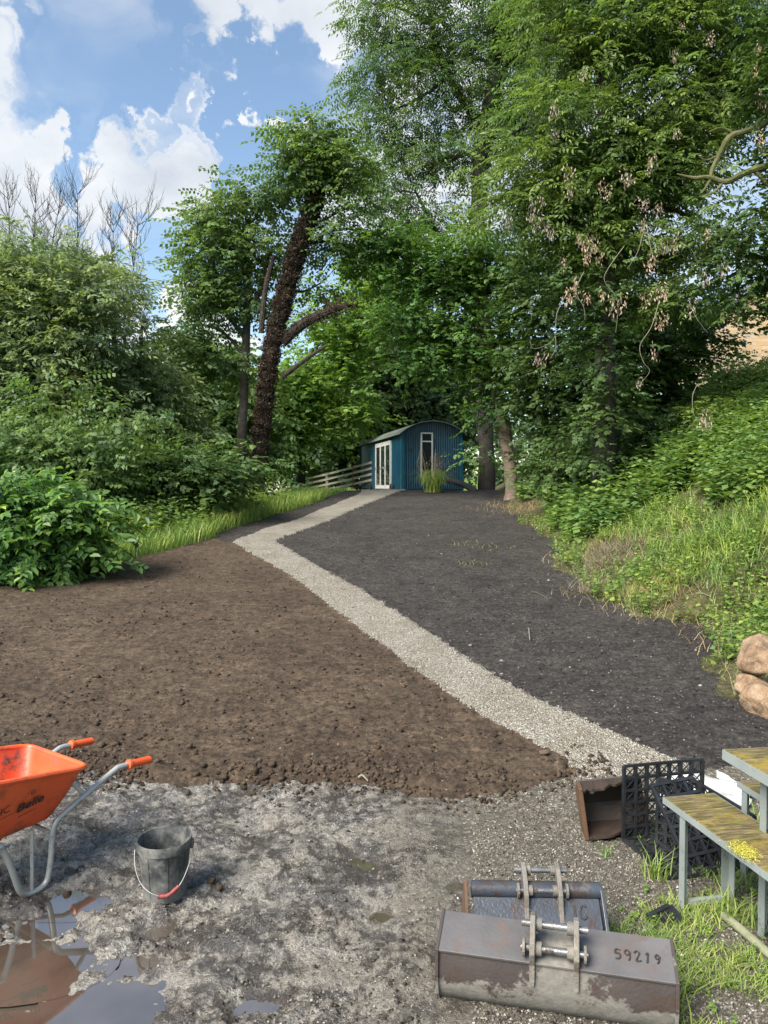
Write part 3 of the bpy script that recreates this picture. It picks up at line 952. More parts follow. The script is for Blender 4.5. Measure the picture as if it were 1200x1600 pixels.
# gable ends, corrugated
for nm, y0, lab in (('gable_wall', 0.0, 'front'), ('gable_wall', HL, 'back')):
    n = int(HW / .0147)
    vs = []; fs = []
    for i in range(n + 1):
        x = HW * i / n
        o = corr(x)
        vs += [(x, y0 + o, 0.0), (x, y0 + o, arch(x) - .004)]
    for i in range(n): fs.append((2 * i, 2 * i + 2, 2 * i + 3, 2 * i + 1))
    MB().add(vs, fs).build(nm, M['hut_blue'], hut, True)
for x0 in (0.0, HW):
    n = int(HL / .022)
    vs = []; fs = []
    for i in range(n + 1):
        y = HL * i / n
        vs += [(x0 + corr(y) * .8, y, 0.0), (x0 + corr(y) * .8, y, HE)]
    for i in range(n): fs.append((2 * i, 2 * i + 2, 2 * i + 3, 2 * i + 1))
    MB().add(vs, fs).build('side_wall', M['hut_blue'], hut, True)
for x, y in ((0, 0), (HW, 0), (0, HL), (HW, HL)):
    sx = -1 if x == 0 else 1; sy = -1 if y == 0 else 1
    mb = MB()
    mb.box((min(x + sx * .022, x - sx * .10), min(y + sy * .022, y + sy * .014), -.02), (max(x + sx * .022, x - sx * .10), max(y + sy * .022, y + sy * .014), HE - .02))
    mb.box((min(x + sx * .024, x + sx * .012), min(y + sy * .020, y - sy * .14), -.02), (max(x + sx * .024, x + sx * .012), max(y + sy * .020, y - sy * .14), HE - .02))
    mb.build('corner_trim', M['hut_trim'], hut)
MB().box((-.01, .01, -.10), (HW + .01, HL - .01, -.003)).build('chassis', M['rubber'], hut)
# roof: one curved sheet with overhang all round
prof = []
A0 = math.asin(min((HW / 2 + .13) / RAD, .999))
for i in range(33):
    a = -A0 + 2 * A0 * i / 32
    prof.append((HW / 2 + RAD * math.sin(a), HE + HS - RAD + RAD * math.cos(a)))
vs = []; fs = []
for (x, z) in prof:
    c = Vector((x - HW / 2, 0, z - (HE + HS - RAD))).normalized()
    for off in (.004, .030):
        for y in (-.20, HL + .20): vs.append((x + c.x * off, y, z + c.z * off))
for i in range(32):
    a, b_ = 4 * i, 4 * (i + 1)
    fs += [(a, a + 1, b_ + 1, b_), (a + 2, b_ + 2, b_ + 3, a + 3), (a, b_, b_ + 2, a + 2), (a + 1, a + 3, b_ + 3, b_ + 1)]
fs += [(0, 2, 3, 1), (128, 129, 131, 130)]
roof = MB().add(vs, fs).build('roof', M['roof_metal'], hut, True)
# gable window: frame, transom, pane
wx0, wx1, wz0, wz1 = .71, 1.18, .40, 2.10
fr = MB()
for lo, hi in (((wx0, -.060, wz0), (wx0 + .055, .0, wz1)), ((wx1 - .055, -.060, wz0), (wx1, .0, wz1)), ((wx0 + .055, -.058, wz1 - .055), (wx1 - .055, .0, wz1)), ((wx0 + .055, -.058, wz0), (wx1 - .055, 0, wz0 + .055)), ((wx0 + .055, -.050, wz1 - .36), (wx1 - .055, -.02, wz1 - .31))): fr.box(lo, hi)
win = fr.build('window', M['white_paint'], hut)
MB().box((wx0 + .05, -.034, wz0 + .05), (wx1 - .05, -.022, wz1 - .05)).build('pane', M['glass'], win)
# folding doors on the long side
dy0, dy1, dz1 = 1.72, 4.75, 1.90
df = MB()
for lo, hi in (((-.060, dy0, -.02), (.0, dy0 + .07, dz1)), ((-.060, dy1 - .07, -.02), (.0, dy1, dz1)), ((-.058, dy0 + .07, dz1 - .07), (0, dy1 - .07, dz1))): df.box(lo, hi)
df.build('door_frame', M['white_paint'], hut)
nd = 3; step = (dy1 - dy0 - .14) / nd
for k in range(nd):
    a = dy0 + .07 + k * step; e = a + step
    d = MB()
    for lo, hi in (((-.055, a + .004, 0), (-.018, a + .085, dz1 - .075)), ((-.055, e - .085, 0), (-.018, e - .004, dz1 - .075)), ((-.053, a + .085, 0), (-.018, e - .085, .14)), ((-.053, a + .085, dz1 - .16), (-.018, e - .085, dz1 - .075))): d.box(lo, hi)
    dr = d.build('door', M['white_paint'], hut)
    MB().box((-.042, a + .08, .13), (-.030, e - .08, dz1 - .15)).build('pane', M['glass'], dr)
    MB().box((-.075, e - .06, .78), (-.055, e - .035, .90)).build('handle', M['roof_metal'], dr)
# wheels and axle under the hut
for yy in (1.35, 5.9):
    wl = MB()
    ring = []
    for k in range(25):
        a = 2 * math.pi * k / 24
        ring.append((-.10, yy + .15 * math.cos(a), .02 + .15 * math.sin(a)))
    wl.tube(ring, .045, 8, False)
    wob = wl.build('wheel', M['rubber'], hut, True)
    hb = MB()
    for k in range(8):
        a = math.pi * k / 4
        hb.bar((-.10, yy, .02), (-.10, yy + .15 * math.cos(a), .02 + .15 * math.sin(a)), .02, .02, (1, 0, 0))
    hb.build('spokes', M['rubber'], wob)
MB().box((.26, -.035, 1.40), (.36, -.015, 1.50)).build('wall_lamp', M['rubber'], hut)
MB().box((-.33, dy0 + .2, -.12), (-.08, dy0 + 1.1, -.03)).build('door_step', M['fence_wood'], hut, bevel=.008)

# grey plank leading to the hut corner, black drain pipe in front of the gable
g0 = ground_hit(630, 768); g1 = ground_hit(650, 761)
a = Vector((g0[0], g0[1], gz(*g0) + .05)); b_ = Vector((g1[0] + .05, g1[1] + .4, gz(g1[0], g1[1] + .4) + .16))
o = thing('plank', 'grey weathered plank leaning from the path end towards the hut corner', 'plank', a)
MB().bar((0, 0, 0), b_ - a, .16, .05).build('board', M['roof_metal'], o, bevel=.006)
o = thing('drain_pipe', 'black ribbed drain pipe lying across the foot of the hut gable', 'pipe', at(702, 752, 27.2))
pts = spline([at(698, 750, 27.4), at(712, 753, 27.0), at(728, 759, 26.6), at(745, 770, 26.0)], 14)
rr = [.10 + (.014 if i % 2 else 0) for i in range(len(pts))]
MB().tube([q - o.location for q in pts], rr, 10).build('pipe', M['rubber'], o, True)
MB().tube([pts[0] - o.location, pts[0] - o.location + (pts[0] - pts[1]).normalized() * .12], .125, 12).build('pipe_socket', M['rubber'], o, True)

# ------------------------------------------------------------------ post and rail fence
fence = thing('rail_fence', 'pale wooden post and rail fence running behind the blue hut', 'fence', (-1.5, 35, 0))
posts = []
for k, (px, Y, pyt) in enumerate(((592, 33.2, 716), (553, 35.5, 727), (511, 38.5, 738), (468, 41.5, 748), (425, 44.5, 757), (380, 48, 766))):
    tp = at(px, pyt, Y)
    posts.append(tp - fence.location)
    lo = posts[-1] - Vector((0, 0, 1.6))
    o = MB().bar(lo, posts[-1], .14, .14, (0, 1, 0)).build('post', M['post_brown' if k == 1 else 'fence_wood'], fence, bevel=.01)
    if k == 1: o['label'] = 'newer brown post'
for a, b_ in zip(posts, posts[1:]):
    for dz in (.10, .36, .62, .88):
        MB().bar(a + Vector((0, -.09, -dz)), b_ + Vector((0, -.09, -dz)), .04, .10).build('rail', M['fence_wood'], fence)

# ------------------------------------------------------------------ stone house on the hill at the right
hx = at(1140, 480, 45); hb = 4.0
house = thing('stone_house', 'sandstone gable of a house glimpsed up the hill behind the trees', 'house', (hx.x, 45, hb))
ez = hx.z - hb; az = ez + 2.9; wd = 8.4
MB().add([(0, 0, 0), (wd, 0, 0), (wd, 0, ez), (wd / 2, 0, az), (0, 0, ez), (0, 9, 0), (wd, 9, 0), (wd, 9, ez), (wd / 2, 9, az), (0, 9, ez)],
         [(0, 1, 2, 3, 4), (9, 8, 7, 6, 5), (0, 4, 9, 5), (1, 6, 7, 2)]).build('wall', M['stone_wall'], house)
rf = MB()
for x0, z0, x1, z1 in ((-.3, ez - .2, wd / 2, az + .02), (wd / 2, az + .02, wd + .3, ez - .2)):
    rf.add([(x0, -.25, z0), (x1, -.25, z1), (x1, 9.2, z1), (x0, 9.2, z0), (x0, -.25, z0 + .16), (x1, -.25, z1 + .16), (x1, 9.2, z1 + .16), (x0, 9.2, z0 + .16)], [(0, 1, 2, 3), (4, 7, 6, 5), (0, 4, 5, 1), (3, 2, 6, 7), (0, 3, 7, 4), (1, 5, 6, 2)])
rf.build('roof', M['slate'], house)
# distant power line seen in the gap of sky
for k in range(3):
    a = at(150, 424 + 5 * k, 160); b_ = at(420, 446 + 6 * k, 175)
    o = MB().tube(spline([a, a.lerp(b_, .5) - Vector((0, 0, 1.0)), b_], 8), .035, 4).build('power_cable', M['rubber'])
    tag(o, 'thin dark power cable crossing the sky gap, ' + ('topmost of three', 'middle one of three', 'lowest of three')[k], 'cable', 'power cables in the sky gap')
# ------------------------------------------------------------------ trees
# far wood that closes the valley
rng = np.random.default_rng(3)
pf = [Puff(at(px, rng.uniform(600, 700), Yf), (5.0, 2.5, rng.uniform(3.5, 6.0))) for px, Yf in zip(np.linspace(-250, 1450, 22), rng.uniform(54, 66, 22))]
pos, ax, cl = fill_puffs(pf, 5000, rng, .2, .5, 1.3, 9)
o = link('woodland', leaf_mesh('woodland', 'broad', pos, ax, 4.0 * rng.uniform(.7, 1.3, len(pos)), rng), M['leaf_far'])
tag(o, 'far green wood closing the valley behind the blue hut', 'wood', kind='stuff')

# centre, far behind the hut
plant('oak_tree', 'spreading dark tree with forked ivy trunk directly behind the blue hut', 'tree', 41, [(580, 735, 15), (582, 660, 14), (572, 610, 12)],
      [[(578, 640, 8), (560, 580, 6), (548, 500, 4)], [(580, 640, 8), (610, 590, 6), (640, 540, 4)]],
      [(580, 650, 60, 55), (640, 600, 60, 70), (530, 660, 55, 60), (600, 540, 60, 55), (650, 680, 70, 50), (500, 710, 60, 45), (560, 590, 60, 50), (690, 640, 50, 60)], 3600, 'broad', 'leaf_far', 'bark_dark', 2.6, .30, .75, seed=1, branch_r=.12)
plant('lime_tree', 'pale leafy tree filling the gap between ivy trunk and hut', 'tree', 34, [(470, 740, 7), (475, 680, 6), (490, 600, 5)],
      [[(480, 660, 4), (520, 600, 3), (560, 520, 2)], [(478, 690, 3), (440, 640, 3), (430, 580, 2)]],
      [(490, 610, 60, 50), (530, 560, 60, 45), (565, 480, 50, 50), (575, 420, 28, 36), (470, 680, 50, 40), (440, 600, 35, 55), (610, 460, 40, 50), (540, 640, 40, 35), (520, 500, 45, 40)], 3800, 'maple', 'leaf_lime', 'bark_dark', 1.2, .42, .55, seed=2, branch_r=.07)
plant('alder_tree', 'dark round tree low behind the slender tree', 'tree', 31, [(330, 780, 8), (328, 700, 7), (320, 640, 5)],
      [[(326, 690, 4), (290, 620, 3), (275, 560, 2)]],
      [(290, 615, 48, 50), (250, 640, 50, 70), (330, 640, 55, 80), (330, 560, 36, 36), (370, 640, 45, 80), (300, 710, 70, 50), (240, 610, 32, 30), (380, 720, 50, 45)], 3400, 'broad', 'leaf_mid', 'bark_dark', 1.9, .36, .6, seed=3, branch_r=.07)
# slender tree and the ivy-clad leaning tree
plant('slender_tree', 'slim tall tree with thin straight trunk left of the ivy trunk', 'tree', 23, [(374, 790, 8), (376, 720, 7.5), (381, 620, 7), (385, 520, 6), (388, 440, 5), (384, 350, 3)],
      [[(384, 530, 4), (350, 480, 3), (335, 420, 2)], [(387, 470, 4), (375, 400, 3), (350, 330, 2)], [(386, 500, 4), (410, 440, 3), (420, 390, 2)], [(380, 600, 3), (350, 565, 2), (320, 560, 1.5)], [(383, 560, 3), (350, 520, 2), (310, 505, 1.4)]],
      [(352, 345, 40, 42), (390, 305, 28, 22), (330, 410, 32, 40), (390, 390, 26, 42), (352, 455, 40, 32), (410, 320, 16, 18), (320, 475, 22, 22), (300, 520, 45, 30), (345, 565, 40, 28), (398, 470, 20, 26)], 2300, 'broad', 'leaf_mid', 'bark', 1.15, .46, .36, seed=4, gapscale=1.5, branch_r=.04)
ivy = plant('leaning_tree', 'leaning tree whose thick trunk is wrapped in dead brown ivy', 'tree', 22, [(398, 792, 12), (408, 680, 10), (424, 560, 10), (449, 450, 9.5), (474, 365, 8.5), (498, 290, 6), (510, 235, 3)],
      [[(440, 535, 9), (475, 505, 8), (510, 488, 6), (560, 470, 3)], [(408, 520, 4), (415, 450, 4), (428, 400, 3)], [(492, 300, 5), (480, 260, 3), (465, 225, 2)], [(498, 290, 5), (530, 260, 3), (545, 225, 2)], [(440, 590, 4), (480, 560, 3), (510, 540, 2)]],
      [(500, 235, 48, 38), (460, 265, 26, 45), (534, 275, 22, 42), (526, 372, 18, 40, .6), (446, 380, 12, 38, 1.2), (505, 440, 20, 26, 1.0), (480, 212, 32, 18), (540, 325, 14, 28), (528, 225, 25, 22)], 1900, 'broad', 'leaf_mid', 'bark_ivy', 1.1, .42, .34, seed=5, gapscale=1.4, branch_r=.05)
# dead ivy leaves clinging to the trunk
rng = np.random.default_rng(9)
tr = [(398, 785, 20), (408, 680, 20), (422, 560, 22), (448, 450, 23), (474, 365, 22), (497, 295, 17)]
pp = spline([at(a, b, 22) for a, b, _ in tr], 12); rr = np.interp(np.linspace(0, 5, len(pp)), range(6), [c * .62 * 22 / FPX for *_, c in tr])
pos = []; ax = []
for k in range(9000):
    t = rng.uniform(0, len(pp) - 1.001); i = int(t); c = pp[i].lerp(pp[i + 1], t - i)
    a = rng.uniform(0, 6.283); r = rr[i] * rng.uniform(.75, 1.12) * (.9 + .25 * math.sin(t * 3.1) * math.sin(t * 1.3 + a))
    pos.append((c.x + r * math.cos(a), c.y + r * math.sin(a), c.z)); ax.append((math.cos(a) + rng.normal(0, .4), math.sin(a) + rng.normal(0, .4), -.8 + rng.normal(0, .4)))
br = spline([at(q[0], q[1], 22) for q in ((440, 535), (475, 505), (510, 488), (545, 475))], 8)
for k in range(500):
    t = rng.uniform(0, len(br) - 1.001); i = int(t); c = br[i].lerp(br[i + 1], t - i); v = rng.normal(0, .14, 3)
    pos.append(tuple(np.array(c) + v)); ax.append(v + np.array([0, 0, -.2]))
pos = np.array(pos) - np.array(ivy.location)
link('dead_ivy', leaf_mesh('dead_ivy', 'ivy', pos, np.array(ax), rng.uniform(.25, .65, len(pos)), rng), M['dead_ivy'], ivy)

# left bank
for k, (px, py0, py1, Y, ln) in enumerate(((8, 520, 312, 25, 6), (62, 520, 318, 26, -6), (88, 500, 325, 25, 4), (118, 500, 304, 26, 3), (165, 520, 352, 25, 12), (196, 600, 352, 24, 20), (224, 560, 470, 27, 4))):
    lab = ('bare grey dead tree at the very edge of the sky on the left', 'bare twiggy tree top above the willows, second from the left', 'bare twiggy tree top above the willows, third from the left', 'tallest bare tree top rising above the willows',
           'bare twiggy tree top leaning over just right of the tallest one', 'bare forked dead tree with grey limbs beside the open sky gap', 'smallest bare sapling top low in the sky gap')[k]
    bare_tree('bare_tree', lab, px, py0, py1, Y, 40 + k, 'bare tree tops on the left', ln, .05 if k != 6 else .025)
plant('willow_tree', 'big grey green willow with two thin pale stems at left', 'tree', 19, [(45, 760, 6), (40, 700, 5), (32, 620, 4.5), (35, 540, 4)],
      [[(44, 730, 5), (70, 680, 4), (92, 645, 3.5), (118, 560, 3)], [(34, 600, 3), (60, 520, 3), (70, 440, 2)], [(100, 620, 3), (140, 540, 2), (170, 470, 1.5)]],
      [(50, 460, 70, 70), (10, 520, 70, 90), (110, 450, 50, 50), (60, 560, 90, 70), (100, 640, 90, 70), (20, 660, 70, 70), (120, 720, 60, 40), (30, 740, 60, 40), (-60, 520, 80, 120), (130, 520, 60, 60), (-30, 420, 50, 50), (60, 400, 35, 30)], 5600, 'willow', 'leaf_willow', 'bark_grey', 1.45, .38, .42, seed=6, gapscale=1.5, branch_r=.05)
plant('willow_tree', 'narrower grey green willow beside the open gap of sky', 'tree', 21, [(185, 780, 6), (180, 700, 5), (175, 600, 4), (180, 500, 3)],
      [[(178, 640, 3), (215, 580, 3), (222, 500, 2)]],
      [(165, 460, 36, 40), (196, 560, 34, 50), (170, 590, 55, 60), (215, 620, 45, 50), (180, 680, 70, 55), (90, 700, 50, 30), (250, 650, 34, 40), (140, 430, 35, 30), (222, 600, 20, 36), (250, 690, 50, 50)], 3400, 'willow', 'leaf_willow', 'bark_grey', 1.5, .38, .42, seed=7, gapscale=1.5, branch_r=.05)
plant('hazel_bush', 'dark green hazel bush in the hollow below the grass strip', 'bush', 17.5, [(250, 830, 5), (250, 790, 4), (240, 740, 3)],
      [[(250, 800, 3), (290, 760, 2), (330, 720, 1.5)]],
      [(220, 740, 60, 50), (255, 765, 40, 30), (315, 728, 40, 34), (180, 795, 32, 30), (150, 720, 60, 45), (335, 750, 20, 18)], 2600, 'maple', 'leaf_mid', 'bark_dark', .95, .30, .40, seed=8, branch_r=.03)
plant('elder_bush', 'loose green bush with upright sprays behind the glossy broadleaf shrub', 'bush', 15.5, [(120, 850, 5), (120, 780, 4), (130, 720, 3)],
      [[(120, 790, 3), (80, 740, 2), (60, 690, 1.5)]],
      [(130, 690, 60, 35), (60, 710, 60, 40), (10, 690, 50, 45), (70, 655, 30, 36), (135, 640, 26, 30), (200, 640, 24, 26), (100, 625, 18, 24), (170, 660, 40, 26), (160, 745, 40, 30), (100, 760, 60, 45)], 1700, 'broad', 'leaf_mid', 'bark_dark', .95, .50, .34, seed=9, branch_r=.025)
plant('broadleaf_shrub', 'big glossy broadleaf shrub growing over the edge of the brown soil', 'shrub', 11.2, [(60, 925, 6), (62, 870, 5), (60, 800, 4)],
      [[(62, 880, 4), (110, 840, 3), (160, 820, 2)], [(60, 860, 4), (20, 800, 3), (0, 760, 2)]],
      [(20, 775, 50, 32), (75, 795, 50, 30), (5, 835, 55, 44), (80, 845, 52, 36), (135, 838, 28, 26), (-80, 830, 70, 80), (40, 880, 60, 22), (125, 800, 26, 18), (-20, 885, 40, 26)], 2400, 'big', 'leaf_shrub', 'bark_dark', .72, .26, .22, per=8, seed=10, branch_r=.016)

# tall ash behind the hut
plant('tall_tree', 'tallest airy tree with upright forked limbs behind the sycamore', 'tree', 30, [(760, 700, 12), (748, 560, 12), (742, 420, 12), (748, 330, 12), (754, 215, 12), (768, 150, 11), (776, 70, 9), (780, -40, 6)],
      [[(754, 215, 7), (738, 180, 6.5), (712, 140, 6), (690, 95, 5), (676, 45, 4), (664, -30, 3)], [(765, 185, 5), (785, 130, 4.5), (796, 70, 4), (800, -10, 3)], [(700, 120, 3.5), (660, 150, 2.6), (620, 170, 1.6)], [(676, 40, 3), (630, 15, 2), (580, 5, 1.3)], [(746, 400, 4), (690, 370, 3), (660, 320, 2), (640, 280, 1.5)], [(752, 230, 4), (700, 250, 3), (650, 260, 2)], [(796, 70, 3), (840, 30, 2), (870, -20, 1.5)]],
      [(580, 25, 36, 36), (620, 70, 60, 55), (590, 140, 38, 52), (615, 215, 50, 55), (605, 290, 36, 50), (650, 330, 55, 50), (690, 30, 60, 45), (690, 150, 48, 55), (740, 90, 45, 60), (790, 40, 45, 60), (845, 60, 55, 70), (690, 260, 50, 45), (760, 200, 45, 45), (820, 150, 50, 50), (640, -50, 70, 45), (740, -60, 80, 50), (850, -40, 70, 50), (640, 390, 40, 26), (860, 170, 50, 50)], 4700, 'ash', 'leaf_tall', 'bark_dark', 1.30, .44, .50, seed=11, gapscale=1.2, branch_r=.08)
plant('sycamore_tree', 'sycamore with bare tan lower trunk standing right beside the blue hut', 'tree', 22.4, [(800, 752, 11), (792, 700, 10), (785, 650, 10), (770, 580, 9), (755, 480, 8), (748, 400, 6)],
      [[(772, 590, 5), (730, 560, 4), (690, 540, 2.5)], [(758, 500, 5), (700, 460, 4), (640, 430, 2.5)], [(765, 550, 5), (800, 500, 4), (830, 460, 2)]],
      [(620, 400, 50, 45), (690, 440, 60, 45), (650, 500, 55, 42), (720, 520, 60, 50), (705, 556, 48, 34), (728, 622, 18, 12), (785, 596, 40, 32), (800, 540, 55, 60), (640, 370, 42, 26), (735, 400, 60, 45), (756, 705, 8, 22), (790, 430, 50, 50), (655, 566, 26, 20), (782, 640, 22, 26)], 5000, 'maple', 'leaf_syc', 'bark_tan', .82, .36, .42, seed=12, gapscale=1.3, branch_r=.05, limb_mat='bark_dark')
plant('maple_tree', 'dark leafy tree standing between the sycamore and the big ash', 'tree', 20.5, [(1052, 636, 13), (1046, 600, 13), (1040, 540, 10), (1030, 460, 7)],
      [[(1042, 560, 5), (980, 520, 4), (920, 500, 2)], [(1044, 570, 5), (1090, 520, 4), (1120, 470, 2)]],
      [(850, 460, 60, 55), (870, 560, 60, 50), (1000, 550, 70, 42), (1060, 560, 60, 36), (960, 600, 70, 42), (900, 630, 60, 45), (1095, 500, 40, 50), (848, 610, 30, 46), (960, 500, 60, 60), (1020, 480, 60, 50), (890, 400, 60, 50), (900, 680, 50, 36), (950, 660, 55, 36), (1010, 610, 40, 30)], 4300, 'maple', 'leaf_dark', 'bark_dark', .95, .30, .42, seed=13, branch_r=.05)
ash = plant('ash_tree', 'big ash with drooping pale seed bunches above the nettle bank', 'tree', 16, [(945, 640, 17), (946, 540, 17), (950, 420, 16), (956, 300, 15), (945, 180, 12), (950, 60, 8), (955, -40, 5)],
      [[(953, 350, 8), (1000, 320, 6), (1060, 330, 4), (1100, 370, 2)], [(950, 230, 7), (1010, 180, 5), (1090, 120, 3.5), (1170, 60, 2)], [(950, 260, 7), (900, 220, 5), (850, 190, 3), (800, 210, 2)], [(952, 380, 6), (900, 350, 4), (840, 310, 3), (800, 290, 2)], [(948, 120, 5), (900, 80, 4), (850, 60, 2)], [(950, 450, 5), (1000, 420, 4), (1050, 430, 2)]],
      [(900, 90, 70, 50), (980, 50, 70, 55), (1070, 60, 70, 55), (1160, 50, 60, 55), (850, 190, 55, 45), (930, 210, 65, 45), (1010, 170, 65, 45), (1090, 160, 60, 50), (840, 280, 60, 45), (920, 310, 65, 42), (1010, 290, 65, 45), (1080, 250, 55, 50), (1050, 390, 60, 42), (970, 390, 50, 32), (790, 270, 36, 40), (1150, 140, 45, 40), (880, -20, 70, 40), (1000, -40, 90, 40), (1120, -40, 90, 40), (800, 330, 45, 30), (1000, 230, 60, 40), (880, 360, 50, 30), (1060, 470, 50, 30), (1210, 90, 40, 50)], 5700, 'ash', 'leaf_ash', 'bark_dark', 1.0, .40, .36, seed=14, gapscale=1.7, branch_r=.04, limb_mat='bark_dark')
rng = np.random.default_rng(19)
pi_, ai_, _ = fill_puffs(puffs_px([(945, 640, 40, 50), (942, 715, 30, 34), (945, 560, 44, 70), (945, 450, 36, 70), (955, 340, 36, 60), (955, 240, 30, 60), (1040, 250, 30, 40), (900, 420, 30, 40)], 15.8), 1100, rng, .2, 1.2, .26, 8)
link('ivy', leaf_mesh('ivy', 'maple', pi_ - np.array(ash.location), ai_, rng.uniform(.5, .95, len(pi_)), rng), M['leaf_dark'], ash)
# drooping bare twigs and pale seed bunches
for k, tw in enumerate((((912, 425, -2.2), (900, 455, -2.3), (912, 480, -2.3), (914, 500, -2.3)), ((975, 385, -2), (950, 420, -2.2), (945, 440, -2.2), (965, 470, -2.2), (962, 520, -2.2)), ((1008, 345, -2), (998, 390, -2.1), (980, 420, -2.1)),
                        ((1010, 350, -2), (1020, 400, -2.2), (1035, 410, -2.2)), ((1065, 380, -2), (1080, 390, -2.1), (1090, 410, -2.1)), ((1030, 470, -2), (1018, 510, -2.1), (1000, 540, -2.2), (1005, 565, -2.2), (1015, 580, -2.2), (1000, 600, -2.2)),
                        ((1080, 480, -2), (1090, 500, -2), (1106, 520, -2)), ((885, 460, -2), (870, 490, -2.2), (865, 530, -2.2), (835, 545, -2.2), (828, 530, -2.2)), ((868, 525, -2.2), (868, 545, -2.2), (860, 560, -2.2)), ((1090, 600, -2), (1082, 620, -2), (1085, 650, -2), (1100, 660, -2)))):
    MB().tube([p - ash.location for p in spline([at(q[0], q[1], 16 + q[2]) for q in tw], 5)], [.0075 - .005 * i / (5 * len(tw) - 5) for i in range(5 * len(tw) - 4)], 5).build('hanging_twig', M['twig_pale'], ash, True, fix=False)
def seed_mesh(sd):
    r = np.random.default_rng(sd)
    V = []
    for k in range(26):
        p = r.normal(0, 1, 3) * np.array([.05, .05, .09])
        V.extend(leaf_quad(p, r.normal(0, .35, 3) + np.array([0, 0, -1]), r.normal(0, 1, 3), .075, .022, .004))
    V = np.array(V)
    return np_mesh('seed_bunch', V, np.arange(len(V)).reshape(-1, 4), 4)
sm = [seed_mesh(k) for k in range(3)]
for s in sm: s.materials.append(M['seeds'])
r = random.Random(5)
for k, (px, py) in enumerate(((832, 325), (848, 315), (838, 345), (855, 355), (860, 365), (790, 345), (905, 375), (912, 380), (930, 378), (922, 390), (915, 405), (936, 400), (880, 412), (890, 300), (888, 270), (912, 115), (1067, 40), (1054, 85), (1112, 60), (1186, 75), (1180, 110), (975, 275), (985, 280), (1000, 318), (1010, 320), (1030, 325), (1005, 350), (1015, 265), (1018, 250), (940, 290), (950, 300), (888, 465), (896, 455), (900, 445), (918, 465), (955, 480), (972, 472), (942, 460), (1013, 412), (1022, 405), (1040, 385), (1056, 380), (1103, 370), (1103, 435), (1130, 420), (1032, 455), (1040, 460), (1010, 465), (1080, 480), (1130, 495), (1030, 500), (1042, 498), (1032, 510), (1022, 550), (1000, 598), (838, 562), (848, 558), (1105, 655), (1098, 658), (1195, 230), (1188, 215), (1056, 210), (1190, 155), (866, 210), (865, 170))):
    o = link('seed_bunch', sm[k % 3], None, ash)
    p = at(px, py, 16 - r.uniform(2.0, 2.6))
    o.location = p - ash.location
    o['kind'] = 'stuff'
    o.rotation_euler = (0, 0, r.uniform(0, 6)); s = r.uniform(.7, 1.15); o.scale = (s, s, s * r.uniform(.8, 1.1))

plant('edge_tree', 'dark tree reaching mossy crooked limbs in from the right edge', 'tree', 14, [(1330, 700, 22), (1320, 500, 20), (1300, 300, 18), (1290, 150, 14), (1290, -30, 9)],
      [[(1300, 250, 8), (1240, 180, 6), (1205, 188, 5), (1180, 200, 5.2), (1162, 206, 4.4), (1140, 214, 4.6), (1124, 242, 3.6), (1114, 262, 3.2), (1108, 284, 2.4), (1096, 302, 1.4)], [(1300, 330, 8), (1220, 262, 6), (1190, 262, 5), (1160, 272, 5), (1135, 284, 4.4), (1105, 277, 3.6), (1085, 278, 2.6), (1058, 272, 1.2)], [(1180, 268, 3), (1200, 290, 2.4), (1220, 320, 1.5)], [(1150, 211, 2.6), (1128, 200, 1.8), (1108, 206, 1)], [(1130, 284, 2.4), (1116, 300, 1.6), (1092, 308, .8)], [(1124, 242, 2), (1106, 250, 1.2), (1094, 246, .7)]],
      [(1175, 340, 45, 45), (1150, 400, 36, 45), (1195, 420, 40, 50), (1210, 150, 36, 40), (1270, 250, 60, 90), (1270, 420, 60, 90), (1165, 470, 30, 14), (1260, 60, 80, 80)], 1900, 'maple', 'leaf_dark', 'bark_moss', .72, .40, .26, seed=15, gapscale=2.0, branch_r=.03)
plant('hedge_bush', 'bright clipped rounded bush at the top of the bank below the stone gable', 'bush', 18, [(1165, 650, 4), (1165, 620, 3), (1160, 590, 2)], [],
      [(1165, 585, 48, 30), (1225, 590, 50, 36), (1150, 605, 40, 24), (1290, 600, 50, 40)], 1800, 'broad', 'leaf_hedge', 'bark_dark', .62, .14, .22, seed=16, branch_r=.02)
plant('yellow_bush', 'low yellow green bush in front of the clipped bush', 'bush', 16, [(1160, 680, 3), (1160, 660, 3), (1160, 645, 2)], [],
      [(1130, 640, 40, 18), (1190, 638, 45, 22), (1240, 650, 50, 25)], 900, 'maple', 'leaf_hedge', 'bark_dark', .50, .14, .2, seed=17, branch_r=.02)

plant('ivy_bush', 'dark ivy bush in the shade between the sycamore trunk and the big ash', 'bush', 17.5, [(870, 760, 4), (868, 720, 3), (866, 690, 2)], [],
      [(868, 735, 30, 24), (910, 712, 44, 30), (965, 690, 44, 30), (1020, 665, 44, 24)], 800, 'maple', 'leaf_dark', 'bark_dark', .8, .15, .34, seed=18, branch_r=.02)
